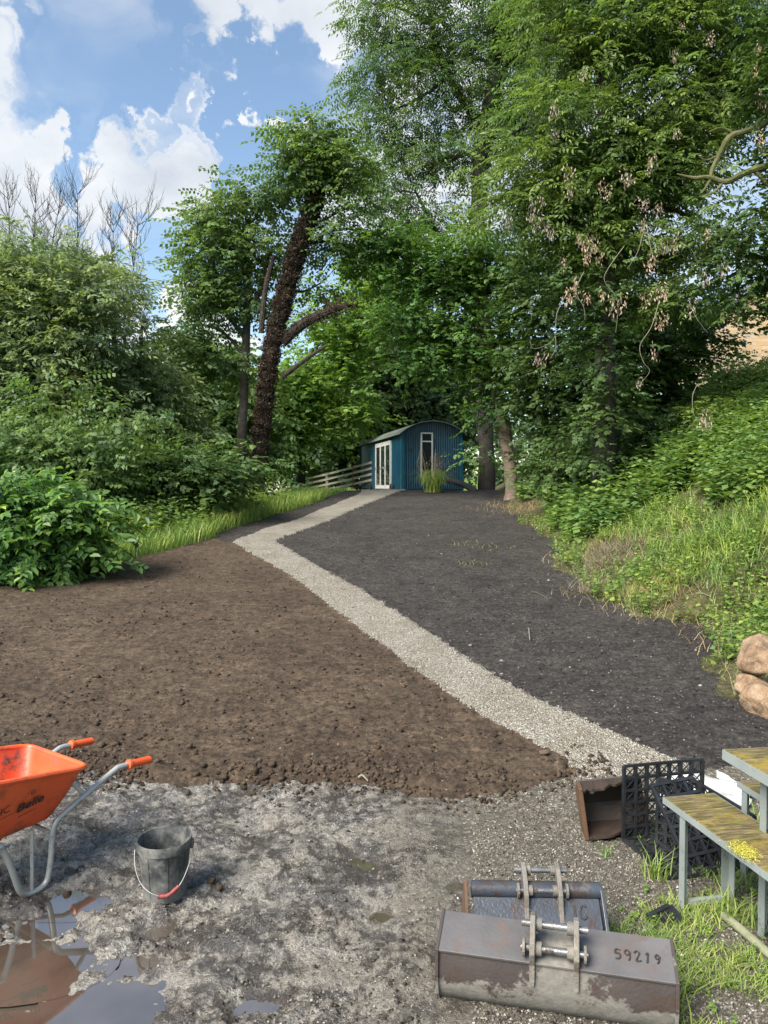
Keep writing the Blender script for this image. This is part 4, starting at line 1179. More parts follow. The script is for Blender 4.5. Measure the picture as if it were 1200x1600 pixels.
# ------------------------------------------------------------------ yard objects: materials
DIM = .78
def painted(name, base, dirt, lo, hi, scale=6.0, rough=(.35, .6), bump=.15, rust=None, metal=0.0, zfade=None, band=None):
    """A coloured surface with dried mud or rust over it."""
    base = tuple((q, tuple(DIM * v for v in c)) for q, c in base); dirt = tuple(DIM * v for v in dirt)
    m, t = mat(name)
    tc = t.n('ShaderNodeTexCoord').outputs['Object']
    n = t.noise(tc, scale, 8.0, .66)
    f = t.mapr(n, lo, hi)
    if zfade:
        z = t.n('ShaderNodeSeparateXYZ', {0: tc}).outputs[2]
        zz = t.math('ADD', z, t.math('MULTIPLY', t.math('SUBTRACT', t.noise(tc, scale * 1.5, 6.0, .7), .5), zfade[2]))
        f = t.math('MAXIMUM', f, t.mapr(zz, zfade[0], zfade[1], 1.0, 0.0))
    if band:
        xx = t.n('ShaderNodeSeparateXYZ', {0: tc}).outputs[0]
        off = t.math('ABSOLUTE', t.math('SUBTRACT', xx, band[0]))
        off = t.math('ADD', off, t.math('MULTIPLY', t.math('SUBTRACT', t.noise(tc, scale * 2.2, 7.0, .7), .5), band[2]))
        f = t.math('MAXIMUM', f, t.mapr(off, band[1], band[1] + .03, .92, 0.0))
    c = t.ramp(t.noise(tc, scale * .6, 5.0), tuple(base))
    if rust:
        c = t.mix(t.mapr(t.noise(tc, scale * 1.4, 7.0, .7), .50, .62), c, rust)
    dcol = t.ramp(t.noise(tc, scale * 5, 6.0), ((.3, tuple(.62 * q for q in dirt)), (.7, dirt)))
    col = t.mix(f, c, dcol)
    rg = t.mix(f, (rough[0],) * 3, (.88,) * 3)
    b = t.n('ShaderNodeBump', {'Strength': bump, 'Distance': .008, 'Height': t.math('ADD', f, t.noise(tc, scale * 12, 5.0))})
    p = t.n('ShaderNodeBsdfPrincipled', {'Base Color': col, 'Roughness': rg, 'Normal': b.outputs[0], 'Metallic': metal})
    finish(t, p.outputs[0])
    return m
M['orange'] = painted('orange', ((.3, (.92, .115, .030)), (.7, (.99, .155, .042))), (.16, .085, .055), .50, .70, 7, (.38, .6), .08)
M['orange_in'] = painted('orange_in', ((.3, (.70, .085, .022)), (.7, (.85, .135, .04))), (.16, .10, .075), .50, .62, 10, (.45, .6), .15)
M['orange_grip'] = painted('orange_grip', ((.3, (.80, .095, .018)), (.7, (.88, .13, .025))), (.25, .10, .05), .72, .85, 20, (.45, .6), .05)
M['galv'] = painted('galv', ((.3, (.42, .42, .39)), (.7, (.58, .58, .55))), (.16, .14, .11), .58, .70, 9, (.38, .6), .1, None, .35)
M['bucket_plastic'] = painted('bucket_plastic', ((.3, (.022, .026, .028)), (.7, (.050, .056, .058))), (.24, .235, .215), .42, .62, 8, (.55, .7), .25, None, 0, (.02, .15, .26))
M['red_grip'] = painted('red_grip', ((.3, (.19, .024, .028)), (.7, (.28, .045, .048))), (.16, .12, .11), .55, .75, 14, (.55, .7), .1)
M['wire'] = painted('wire', ((.3, (.26, .25, .24)), (.7, (.36, .35, .34))), (.25, .22, .19), .6, .8, 30, (.4, .6), .1, None, .5)
M['plate_steel'] = painted('plate_steel', ((.3, (.092, .086, .087)), (.55, (.130, .122, .122)), (.8, (.165, .154, .150))), (.27, .25, .215), .66, .76, 7, (.50, .6), .2, (.105, .080, .070), 0, None, (.415, .055, .10))
M['shell_steel'] = painted('shell_steel', ((.3, (.052, .043, .040)), (.6, (.085, .068, .063)), (.8, (.115, .095, .088))), (.27, .25, .215), .62, .68, 6, (.45, .6), .3, (.060, .040, .032), 0, (.095, .118, .30), (.43, .10, .42))
M['dark_steel'] = painted('dark_steel', ((.3, (.032, .037, .048)), (.55, (.062, .072, .090)), (.8, (.105, .116, .132))), (.16, .14, .115), .58, .72, 7, (.30, .5), .25, (.050, .036, .030))
M['ear_steel'] = painted('ear_steel', ((.3, (.13, .12, .105)), (.7, (.22, .20, .175))), (.30, .27, .225), .46, .62, 12, (.55, .7), .4, (.12, .085, .06))
M['pin_steel'] = painted('pin_steel', ((.3, (.25, .24, .23)), (.7, (.48, .47, .46))), (.13, .105, .085), .52, .64, 14, (.22, .4), .15, None, .75)
M['rust'] = painted('rust', ((.3, (.085, .042, .022)), (.6, (.16, .082, .040)), (.8, (.27, .145, .065))), (.15, .12, .095), .55, .75, 8, (.75, .85), .4, (.055, .036, .026))
M['rust_dark'] = painted('rust_dark', ((.3, (.025, .018, .014)), (.6, (.055, .038, .027)), (.8, (.095, .062, .040))), (.15, .125, .10), .58, .72, 7, (.6, .8), .4, (.045, .026, .018))
M['weld'] = painted('weld', ((.3, (.035, .030, .028)), (.7, (.06, .05, .045))), (.16, .14, .12), .6, .75, 20, (.45, .6), .2)
M['crate_plastic'] = painted('crate_plastic', ((.3, (.013, .014, .016)), (.7, (.034, .037, .042))), (.11, .10, .085), .66, .84, 14, (.32, .5), .05)
M['black_print'] = simple('black_print', ((.3, (.010, .010, .010)), (.7, (.024, .022, .02))), 30, (.5, .6), 0, 50)
m, t = mat('boulder')
tc = t.n('ShaderNodeTexCoord').outputs['Object']
wn = t.n('ShaderNodeVectorMath', {0: tc, 1: t.n('ShaderNodeTexNoise', {'Vector': tc, 'Scale': 3.0}).outputs[1]}, operation='ADD').outputs[0]
vo = t.n('ShaderNodeTexVoronoi', {'Vector': wn, 'Scale': 3.2}, feature='DISTANCE_TO_EDGE').outputs['Distance']
crk = t.mapr(vo, 0.0, .018, .22, 0.0)
n1 = t.noise(tc, 6.0, 8.0, .68)
col = t.ramp(n1, ((.32, (.075, .050, .032)), (.46, (.20, .125, .070)), (.58, (.28, .185, .110)), (.72, (.33, .27, .20))))
col = t.mix(t.mapr(t.noise(tc, 22.0, 5.0, .7), .56, .68, 0, .6), col, (.34, .32, .27))
col = t.mix(t.math('MULTIPLY', crk, .8), col, (.05, .038, .028))
hgt = t.math('SUBTRACT', t.math('ADD', n1, t.math('MULTIPLY', t.noise(tc, 30.0, 6.0, .7), .5)), t.math('MULTIPLY', crk, .7))
b = t.n('ShaderNodeBump', {'Strength': .9, 'Distance': .03, 'Height': hgt})
finish(t, t.n('ShaderNodeBsdfPrincipled', {'Base Color': col, 'Roughness': .9, 'Normal': b.outputs[0]}).outputs[0])
M['boulder'] = m
M['white_sheet'] = simple('white_sheet', ((.3, (.33, .32, .30)), (.5, (.54, .54, .53)), (.7, (.64, .64, .63))), 6, (.6, .8), .3, 12)
m, t = mat('mossy_board')
tc = t.n('ShaderNodeTexCoord').outputs['Object']
mp = t.n('ShaderNodeMapping', {0: tc}); mp.inputs['Scale'].default_value = (9, 70, 20)
gr = t.noise(mp.outputs[0], 1.0, 9.0, .72, .4)
base = t.ramp(gr, ((.34, (.030, .022, .012)), (.48, (.105, .078, .036)), (.60, (.20, .155, .070)), (.72, (.34, .285, .165))))
n1 = t.noise(tc, 16.0, 8.0, .7)
base = t.mix(t.mapr(n1, .46, .58, 0, .75), base, t.mix(1.0, base, (.85, 1.0, .35), 'MULTIPLY'))
base = t.mix(t.mapr(t.noise(tc, 4.5, 7.0, .65), .53, .62, 0, .75), base, (.25, .175, .022))
b = t.n('ShaderNodeBump', {'Strength': .5, 'Distance': .006, 'Height': gr})
finish(t, t.n('ShaderNodeBsdfPrincipled', {'Base Color': base, 'Roughness': .75, 'Normal': b.outputs[0]}).outputs[0])
M['mossy_board'] = m
M['frame_steel'] = painted('frame_steel', ((.3, (.25, .28, .27)), (.7, (.36, .40, .385))), (.12, .13, .085), .58, .74, 8, (.45, .6), .1, None, .15)
M['pole_moss'] = simple('pole_moss', ((.3, (.06, .075, .028)), (.5, (.15, .16, .085)), (.75, (.28, .28, .20))), 7, (.7, .9), .3, 40)
M['moss'] = leaf_mat('moss', ((0, (.22, .22, .012)), (1, (.42, .38, .02))), .2)

def text_part(name, s, size, material, parent, mtx, shear=0.0, bold=0.0, extrude=.001, xs=1.0):
    cu = bpy.data.curves.new(name, 'FONT')
    cu.body = s; cu.size = size; cu.shear = shear; cu.offset = bold; cu.extrude = extrude; cu.resolution_u = 4
    tmp = bpy.data.objects.new('lettering_source', cu)
    COL.objects.link(tmp)
    dg = bpy.context.evaluated_depsgraph_get()
    me = bpy.data.meshes.new_from_object(tmp.evaluated_get(dg))
    bpy.data.objects.remove(tmp); bpy.data.curves.remove(cu)
    me.name = name; me.materials.clear()
    o = link(name, me, material, parent)
    o.matrix_local = mtx @ Matrix.Diagonal((xs, 1, 1, 1))
    return o

def frame3(o, ex, ey):
    ex = Vector(ex).normalized(); ey = Vector(ey); ey = (ey - ex * ey.dot(ex)).normalized(); ez = ex.cross(ey)
    Mx = Matrix((ex, ey, ez)).transposed().to_4x4(); Mx.translation = Vector(o)
    return Mx

# ------------------------------------------------------------------ wheelbarrow
TH = R(55)
wb = thing('wheelbarrow', 'orange plastic wheelbarrow with galvanised tube frame standing in a puddle', 'wheelbarrow', (-1.847, 3.583, 0), TH)
def side_tube(b, sgn):
    pts = [(.66, b, .436), (.54, b, .448), (.485, b, .452), (.455, b, .443), (.316, b, .385), (.177, b, .322), (.135, b, .295), (.118, b, .255), (.108, b, .15), (.092, b, .055), (.075, b, .024), (.045, b, .010), (.0, b, .008), (-.030, b, .022), (-.055, b, .06), (-.093, b, .187), (-.128, b, .268), (-.165, b, .285), (-.45, b * .7, .25), (-.85, b * .28, .19)]
    MB().tube(spline(pts, 4), .0145, 10).build('frame_tube', M['galv'], wb, True)
    g = MB()
    g.tube([(.68, b, .434), (.675, b, .4345), (.56, b, .446), (.555, b, .4465), (.54, b, .448), (.535, b, .4485)], [.015, .0205, .0195, .0265, .0265, .018], 14)
    g.build('grip', M['orange_grip'], wb, True)
    MB().tube([(.01, b, .014), (.022, b * .93, .15), (.034, b * .86, .285)], .0095, 8).build('leg_strut', M['galv'], wb, True)
    MB().tube([(.205, b * .90, .49), (.285, b * .97, .378)], .010, 8).build('tray_brace', M['galv'], wb, True)
side_tube(-.25, -1); side_tube(.265, 1)
MB().tube([(.10, -.25, .26), (.10, .265, .26)], .011, 8).build('cross_tube', M['galv'], wb, True)
def ring(cs, n=12, rr=.12):
    """Rounded quadrilateral through four corners."""
    out = []
    C_ = [Vector(c) for c in cs]
    for i in range(4):
        c = C_[i]; a = C_[i - 1]; b_ = C_[(i + 1) % 4]
        p0 = c + (a - c).normalized() * rr; p2 = c + (b_ - c).normalized() * rr
        for k in range(n):
            t_ = k / (n - 1)
            out.append(p0 * (1 - t_) ** 2 + c * 2 * t_ * (1 - t_) + p2 * t_ * t_)
    return out
rim = [(.285, -.285, .522), (.285, .245, .522), (-.66, .30, .665), (-.66, -.31, .665)]
bot = [(.185, -.185, .300), (.185, .150, .300), (-.38, .15, .272), (-.38, -.185, .272)]
r0 = ring(rim, 9, .07); r1 = ring(bot, 9, .09)
nn = len(r0)
steps = 7
def tray_shell(inset):
    vs = []; fs = []
    ctr = Vector((-.15, -.02, 0))
    for s in range(steps + 1):
        t_ = s / steps
        for a, b_ in zip(r0, r1):
            p_ = a.lerp(b_, t_) + Vector((0, 0, -.012 * math.sin(math.pi * t_)))
            if inset:
                d = (ctr - p_); d.z = 0
                p_ = p_ + d.normalized() * .006 + Vector((0, 0, .006 if s == steps else 0))
            vs.append(p_)
    for s in range(steps):
        for k in range(nn): fs.append((s * nn + k, s * nn + (k + 1) % nn, (s + 1) * nn + (k + 1) % nn, (s + 1) * nn + k))
    fs.append(tuple(steps * nn + k for k in range(nn)))
    return vs, fs
vs, fs = tray_shell(False)
tray = MB().add(vs, fs).build('tray', M['orange'], wb, True)
vs, fs = tray_shell(True)
MB().add(vs, fs).build('tray_lining', M['orange_in'], tray, True, fix=False)
lip = MB()
loop = [p_ + (p_ - Vector((-.15, -.02, p_.z))).normalized() * .006 for p_ in r0]
lip.tube(loop + [loop[0]], .0125, 8, False)
lip.build('tray_rim', M['orange'], tray, True)
MB().add(*(lambda r_: ([(-.92 + r_ * math.cos(2 * math.pi * k / 24) * 0, 0, 0) for k in range(0)], []))(1)) if False else None
wm = MB(); ringp = [(-.92 + .15 * math.cos(2 * math.pi * k / 24), 0, .185 + .15 * math.sin(2 * math.pi * k / 24)) for k in range(25)]
wm.tube(ringp, .042, 10, False)
wheel = wm.build('wheel', M['rubber'], wb, True)
hubm = MB(); hubm.tube([(-.92, -.05, .185), (-.92, .05, .185)], .11, 16); hubm.build('rim', M['galv'], wheel, True)
# print on the tray's side
A_ = Vector(rim[0]); B_ = Vector(rim[3]); C2 = Vector(bot[0])
ex = (A_ - B_).normalized(); ey = (A_ - C2); nrm = ex.cross((ey - ex * ey.dot(ex)).normalized())
Wm = Matrix.Translation(wb.location) @ Matrix.Rotation(TH, 4, 'Z')
Wi = Wm.inverted()
def on_tray(px, py, off=.012):
    n = Wm.to_3x3() @ nrm
    o = Wm @ (A_.lerp(B_, .3).lerp(Vector(bot[0]).lerp(Vector(bot[3]), .3), .5) + nrm * off)
    return Wi @ on_plane(px, py, o, n)
TXT = []
p0 = on_tray(25, 1271); p1 = on_tray(69, 1250); up = on_tray(25, 1248) - p0
d = p1 - p0
from mathutils.bvhtree import BVHTree
tray_bvh = BVHTree.FromPolygons([v.co[:] for v in tray.data.vertices], [p_.vertices[:] for p_ in tray.data.polygons])
def print_on(o_):
    """Lay flat print onto the tray's side, half a millimetre proud."""
    m_ = o_.matrix_local.copy(); mi = m_.inverted()
    for v in o_.data.vertices:
        q = m_ @ v.co
        hit = tray_bvh.ray_cast(q + nrm * .08, -nrm)
        if hit[0] is not None: v.co = mi @ (hit[0] + nrm * .0008)
    return o_
def bars(name, boxes, mtx):
    mb = MB()
    for x0, y0, x1, y1 in boxes: mb.add([(x0, y0, 0), (x1, y0, 0), (x1, y1, 0), (x0, y1, 0)], [(0, 1, 2, 3)])
    o_ = mb.build(name, M['black_print'], tray, fix=False); o_.matrix_local = mtx
    return print_on(o_)
u_len = d.length
print_on(text_part('lettering', 'Belle', u_len / 2.25 * 1.12, M['black_print'], tray, frame3(p0, d, up), .28, .0016, 0))
q0 = on_tray(-14, 1282)
print_on(text_part('lettering', 'fHC', u_len / 2.25 * 1.0, M['black_print'], tray, frame3(q0, d, up), .2, -.0004, 0, .86))
r_ = random.Random(2); bx = []; x_ = 0.0
while x_ < u_len * .62:
    w_ = u_len * r_.uniform(.015, .05); bx.append((x_, 0, x_ + w_, u_len * .035)); x_ += w_ + u_len * .015
bars('small_print', bx, frame3(on_tray(29, 1277), d, up))
sz = u_len * .15
bars('emblem', ((0, 0, sz, .0025), (0, sz, sz, sz + .0025), (0, 0, .0025, sz), (sz, 0, sz + .0025, sz + .0025), (sz * .15, sz * .55, sz * .85, sz * .62), (sz * .1, sz * .2, sz * .9, sz * .3)), frame3(on_tray(49, 1242), d, up))
bars('printed_line', [(k * u_len * .05, 0, (k + 1) * u_len * .05, .0022) for k in range(26)], frame3(on_tray(-10, 1286), d, up))

# ------------------------------------------------------------------ plastic bucket
bk = thing('bucket', 'muddy black builders bucket with red handle grip', 'bucket', (-1.014, 3.434, gz(-1.014, 3.434) - .006), R(4))
bk.scale = (.86, .86, .95)
pf = [(.0, .004), (.108, .004), (.112, .012), (.117, .06), (.124, .14), (.131, .215), (.1345, .235), (.1345, .238), (.142, .240), (.143, .262), (.144, .280), (.141, .286), (.136, .284), (.132, .262), (.124, .18), (.112, .05), (.106, .018), (.0, .016)]
body = MB().lathe(pf, 48).build('body', M['bucket_plastic'], bk, True)
for me_v in body.data.vertices:
    a = math.atan2(me_v.co.y, me_v.co.x)
    if me_v.co.z > .2:
        f_ = 1 + .008 * math.cos(2 * (a - .4)) + .05 * math.exp(-((a + .75) / .16) ** 2) * (me_v.co.z - .2) / .08
        me_v.co.x *= f_; me_v.co.y *= f_
rb = MB()
for a in (-2.05, -1.25, -.45):
    c, s_ = math.cos(a), math.sin(a)
    rb.bar((c * .1135, s_ * .1135, .03), (c * .1335, s_ * .1335, .232), .004, .005, (c, s_, 0))
rb.build('rib', M['bucket_plastic'], body)
for sg in (-1, 1):
    MB().box((sg * .142 - .012, -.022, .232), (sg * .142 + .012, .022, .268)).build('handle_lug', M['bucket_plastic'], bk, bevel=.006)
hp = spline([(-.152, 0, .252), (-.150, -.035, .215), (-.135, -.075, .165), (-.100, -.112, .115), (-.050, -.138, .082), (.01, -.146, .066), (.062, -.142, .073), (.108, -.112, .110), (.138, -.070, .17), (.152, -.02, .225), (.152, 0, .252)], 5)
hd = MB().tube(hp, .0026, 6).build('handle', M['wire'], bk, True)
gp = [q + Vector((0, -.006, 0)) for q in spline([(.0, -.146, .067), (.05, -.144, .070), (.098, -.120, .099)], 6)]
MB().tube(gp, [.010 + .0015 * (i % 3 == 0) for i in range(len(gp))], 10).build('grip', M['red_grip'], hd, True)

# ------------------------------------------------------------------ digger buckets
STROKES = {'5': [[(.8, 1), (.15, 1), (.12, .58), (.5, .64), (.82, .42), (.7, .08), (.1, .04)]], '9': [[(.82, .72), (.5, 1), (.16, .78), (.42, .5), (.8, .66), (.82, .8), (.74, .3), (.5, 0)]],
           '2': [[(.12, .8), (.45, 1), (.82, .78), (.5, .38), (.1, .02), (.9, .04)]], '1': [[(.3, .8), (.52, 1), (.5, 0)]], 'I': [[(.5, 1), (.46, .02)]], 'C': [[(.85, .85), (.5, 1), (.15, .6), (.2, .15), (.6, 0), (.9, .2)]]}
def welded(s, h, adv, material, parent, mtx, seed, r_=.0030):
    rq = random.Random(seed)
    for i, ch in enumerate(s):
        mb = MB()
        a = rq.uniform(-.14, .14); oy = rq.uniform(-.05, .05) * h; sc = rq.uniform(.9, 1.08)
        for st in STROKES[ch]:
            P_ = []
            for (x, y) in st:
                x = (x - .5) * h * .62 * sc; y = (y - .5) * h * sc
                P_.append((x * math.cos(a) - y * math.sin(a) + rq.gauss(0, h * .014), x * math.sin(a) + y * math.cos(a) + h * .5 + oy, .001))
            q = spline(P_, 4)
            mb.tube(q, [r_ * rq.uniform(.75, 1.3) for _ in q], 6)
        o_ = mb.build('welded_digit', material, parent, True, fix=False)
        o_.matrix_local = mtx @ Matrix.Translation((adv * (i + .5), 0, 0))
def ear_set(root, xs, prof, pins, boss_r, pin_r, inner, outer):
    for k, x in enumerate(xs):
        sg = 1 if k == 0 else -1
        MB().prism(prof, x - .0095, x + .0095).build('hinge_plate', M['ear_steel'], root, bevel=.003)
        small = [(q[0] * .8 + pins[0][0] * .2, q[1] * .8 + pins[0][1] * .2 - .03) for q in prof]
        if outer: MB().prism([(pins[1][0] + .03 * math.cos(a), pins[1][1] + .03 * math.sin(a)) for a in [i * math.pi / 6 for i in range(12)]], x - sg * .030 - .005, x - sg * .030 + .005).build('locking_plate', M['ear_steel'], root, bevel=.002)
        for (py_, pz_) in pins:
            MB().tube([(x + sg * .0096, py_, pz_), (x + sg * inner, py_, pz_)], boss_r, 16).build('boss', M['ear_steel'], root, True)
    for (py_, pz_) in pins:
        MB().tube([(xs[0] - .040, py_, pz_), (xs[1] + .040, py_, pz_)], pin_r, 14).build('pin', M['pin_steel'], root, True)

db = thing('digger_bucket', 'wide mud caked digger bucket with welded numbers on its back plate', 'digger bucket', (.200, 2.700, gz(.6, 2.62) - .018), R(-13.2))
W1 = .815
P0, P1, P2, P3, P4, P5 = (.150, .272), (.0, .222), (-.006, .130), (.012, .060), (.060, .012), (.205, .004)
MB().sheet([(.158, .2785), (-.008, .2225)], -.004, W1 + .004, .011).build('back_plate', M['plate_steel'], db, bevel=.002)
shell = MB().sheet([(.150, .260), (.002, .212), (-.004, .135), (.002, .095), (.016, .055), (.040, .022), (.075, .006), (.205, .004)], 0.0, W1, .010).build('shell', M['shell_steel'], db, True)
for x in (-.012, W1):
    MB().prism([(.160, .284), (-.010, .226), (-.014, .13), (.006, .050), (.035, .014), (.07, -.002), (.225, -.002), (.235, .02)], x, x + .012).build('side_plate', M['shell_steel'], db, bevel=.002)
MB().box((-.002, .203, -.001), (W1 + .002, .250, .013)).build('cutting_edge', M['plate_steel'], db, bevel=.003)
ear_set(db, (.335, .487), [(-.014, .140), (-.012, .215), (-.030, .262), (-.018, .296), (.020, .340), (.052, .362), (.085, .356), (.098, .325), (.080, .285), (.110, .262), (.05, .24), (.0, .215)], [(.062, .325), (.008, .268)], .024, .0125, .032, True)
ey = Vector((0, .166, .056)).normalized()
welded('59219', .039, .033, M['weld'], db, frame3(Vector((.615, .052, .2437)), (1, 0, 0), ey), 4)
# dried mud splashed over the middle of the shell
d2 = thing('digger_bucket', 'narrower dark digger bucket with a round top tube, behind the wide bucket', 'digger bucket', (.365, 3.105, gz(.6, 3.1) - .012), R(-2.0))
W2 = .525
MB().tube([(0, .0, .222), (W2 + .006, .0, .222)], .034, 20).build('top_tube', M['dark_steel'], d2, True)
MB().sheet([(-.024, .205), (-.155, .075)], .006, W2 - .004, .011).build('back_plate', M['dark_steel'], d2)
MB().sheet([(-.150, .070), (-.152, .035), (-.13, .006), (.14, .004)], .002, W2 - .002, .011).build('shell', M['dark_steel'], d2, True)
for x in (-.030, W2 + .004):
    MB().prism([(.026, .240), (.0, .256), (-.030, .240), (-.176, .075), (-.182, .020), (-.15, -.004), (.17, -.004), (.15, .06)], x, x + .013).build('side_plate', M['rust'] if x < 0 else M['dark_steel'], d2, bevel=.002)
MB().box((-.002, .138, -.002), (W2 + .002, .18, .012)).build('cutting_edge', M['plate_steel'], d2, bevel=.003)
ear_set(d2, (.222, .362), [(-.105, .110), (-.072, .185), (-.062, .230), (-.030, .272), (.005, .305), (.045, .318), (.075, .300), (.066, .268), (.050, .235), (.040, .205), (-.02, .165)], [(.040, .285), (-.026, .232)], .022, .0115, .028, True)
ey = Vector((0, .131, .130)).normalized()
welded('IC', .052, .034, M['weld'], d2, frame3(Vector((.400, -.085, .1487)), (1, 0, 0), ey), 6)
text_part('lettering', 'EPT', .036, M['ear_steel'], d2, frame3(Vector((.395, -.125, .1090)), (1, 0, 0), ey), .0, -.001, .0015, 1.0)

# rusty narrow digger bucket lying on its side by the lattice crate
ang = R(-6)
rbk = thing('digger_bucket', 'small rusty open digger bucket lying on its side at the end of the path', 'digger bucket', (1.072, 3.955, gz(1.1, 3.97) + .004), ang)
rbk.rotation_euler = (0, R(-8), ang)
WR = .345
sp = [(0, .0), (0, .28), (.085, .285), (.17, .22), (.21, .11), (.19, .0)]
MB().prism(sp, 0, .022).build('side_plate', M['rust'], rbk, bevel=.004)
MB().prism([(max(q[0], .085), q[1]) for q in sp], WR - .016, WR).build('side_plate', M['rust'], rbk, bevel=.004)
n = 14; vs = []; fs = []
for i in range(n + 1):
    x = .023 + (WR - .040) * i / n
    wv = .012 * math.sin(i * .9) + .010 * math.sin(i * 2.1)
    vs += [(x, -.035 + wv + .11 * i / n, .278 + .006 * math.sin(i * 1.3)), (x, .09, .285), (x, .09, .273), (x, -.035 + wv + .11 * i / n, .266 + .006 * math.sin(i * 1.3))]
for i in range(n):
    for k in range(4): fs.append((4 * i + k, 4 * i + (k + 1) % 4, 4 * i + 4 + (k + 1) % 4, 4 * i + 4 + k))
fs += [(3, 2, 1, 0), (4 * n, 4 * n + 1, 4 * n + 2, 4 * n + 3)]
MB().add(vs, fs).build('top_plate', M['rust_dark'], rbk)
MB().sheet([(.088, .283), (.168, .22), (.208, .11), (.188, .010)], .023, WR - .017, .010).build('back_plate', M['rust_dark'], rbk)
vs = []; fs = []
for i in range(n + 1):
    x = .023 + (WR - .040) * i / n
    wv = .014 * math.sin(i * .7 + 1) + .12 * i / n
    vs += [(x, -.03 + wv, .004), (x, .187, .002), (x, .187, .014), (x, -.03 + wv, .016)]
for i in range(n):
    for k in range(4): fs.append((4 * i + k, 4 * i + (k + 1) % 4, 4 * i + 4 + (k + 1) % 4, 4 * i + 4 + k))
fs += [(3, 2, 1, 0), (4 * n, 4 * n + 1, 4 * n + 2, 4 * n + 3)]
MB().add(vs, fs).build('bottom_plate', M['rust_dark'], rbk)
MB().tube([(.085, .150, .195), (.085, .172, .200)], .013, 14).build('hole_disc', M['white_paint'], rbk, True)  # pale disc added in place of a hole with bright gravel behind it

# ------------------------------------------------------------------ lattice crate
def lattice(o, u, v, nu, nv, th, bar=.0145):
    """Flat lattice panel: uprights, cross bars and thin diagonals, spanned by the vectors u and v from o."""
    o = Vector(o); u = Vector(u); v = Vector(v); n = u.cross(v).normalized()
    mb = MB()
    for i in range(nu + 1):
        a = o + u * (i / nu); mb.bar(a, a + v, bar, th, n)
    for j in range(nv + 1):
        a = o + v * (j / nv) + n * .0015; mb.bar(a, a + u, bar * .9, th * .8, n)
    for i in range(nu):
        for j in range(nv):
            a = o + u * (i / nu) + v * (j / nv); du = u / nu; dv = v / nv
            mb.bar(a + n * .003, a + du + dv + n * .003, .0045, .006, n); mb.bar(a + du - n * .003, a + dv - n * .003, .0045, .006, n)
    return mb
A3 = Vector((1.275, 3.96, 0)); B3 = Vector((1.735, 4.065, 0)); dn = Vector((.095, -.40, 0))
cz = gz(1.5, 3.9)
lc = thing('lattice_crate', 'broken black plastic lattice crate standing under the mossy bench end', 'crate', (A3.x, A3.y, cz))
u_ = B3 - A3; up = Vector((0, 0, .405))
tag(lattice((0, 0, .012), u_, up - Vector((0, 0, .012)), 7, 6, .020).build('back_lattice', M['crate_plastic'], lc), kind='stuff')
tag(lattice((0, 0, .012), u_, dn, 6, 5, .018, .014).build('floor_lattice', M['crate_plastic'], lc), kind='stuff')
MB().add([(0, 0, .003), u_ + Vector((0, 0, .003)), u_ + dn + Vector((0, 0, .003)), dn + Vector((0, 0, .003)), (0, 0, .0065), u_ + Vector((0, 0, .0065)), u_ + dn + Vector((0, 0, .0065)), dn + Vector((0, 0, .0065))],
         [(0, 1, 2, 3), (4, 7, 6, 5), (0, 4, 5, 1), (1, 5, 6, 2), (2, 6, 7, 3), (3, 7, 4, 0)]).build('floor_sheet', M['crate_plastic'], lc)
tag(lattice(u_ + dn * .98 + Vector((0, 0, .012)), -dn * .96, Vector((0, 0, .25)), 6, 4, .018, .014).build('side_lattice', M['crate_plastic'], lc), kind='stuff')
tag(lattice(Vector((1.50, 3.62, .01)) - A3, Vector((-.115, .24, .33)), Vector((.24, .06, .02)), 6, 4, .022, .016).build('inner_lattice', M['crate_plastic'], lc), kind='stuff')
for (ox, oy) in ((.17, -.03), (.30, -.02)):
    tag(lattice(Vector((ox, oy, .01)), Vector((.07, -.06, .0)), Vector((.0, .0, .34)), 2, 6, .02, .016).build('inner_lattice', M['crate_plastic'], lc), kind='stuff')
# broken corner of the crate in the grass
bc = atz(1012, 1442, 0.0); bt = atz(1046, 1418, .05); be = atz(1064, 1446, 0)
fr_ = thing('crate_fragment', 'small broken triangular piece of black lattice plastic lying in the grass', 'plastic piece', (bc.x, bc.y, gz(bc.x, bc.y)))
L_ = fr_.location
a, b_, c = Vector((0, 0, .02)), Vector((bt.x - L_.x, bt.y - L_.y, .05)), Vector((be.x - L_.x, be.y - L_.y, .015))
for q0_, q1_ in ((a, b_), (b_, c), (a, c)): MB().bar(q0_, q1_, .022, .022).build('bar', M['crate_plastic'], fr_)
mid = (a + b_) / 2
for q0_, q1_ in ((mid, c), (a.lerp(b_, .25), (a + c) / 2), (a.lerp(b_, .75), (b_ + c) / 2), ((a + c) / 2, b_)): MB().bar(q0_, q1_, .006, .010).build('thin_bar', M['crate_plastic'], fr_)

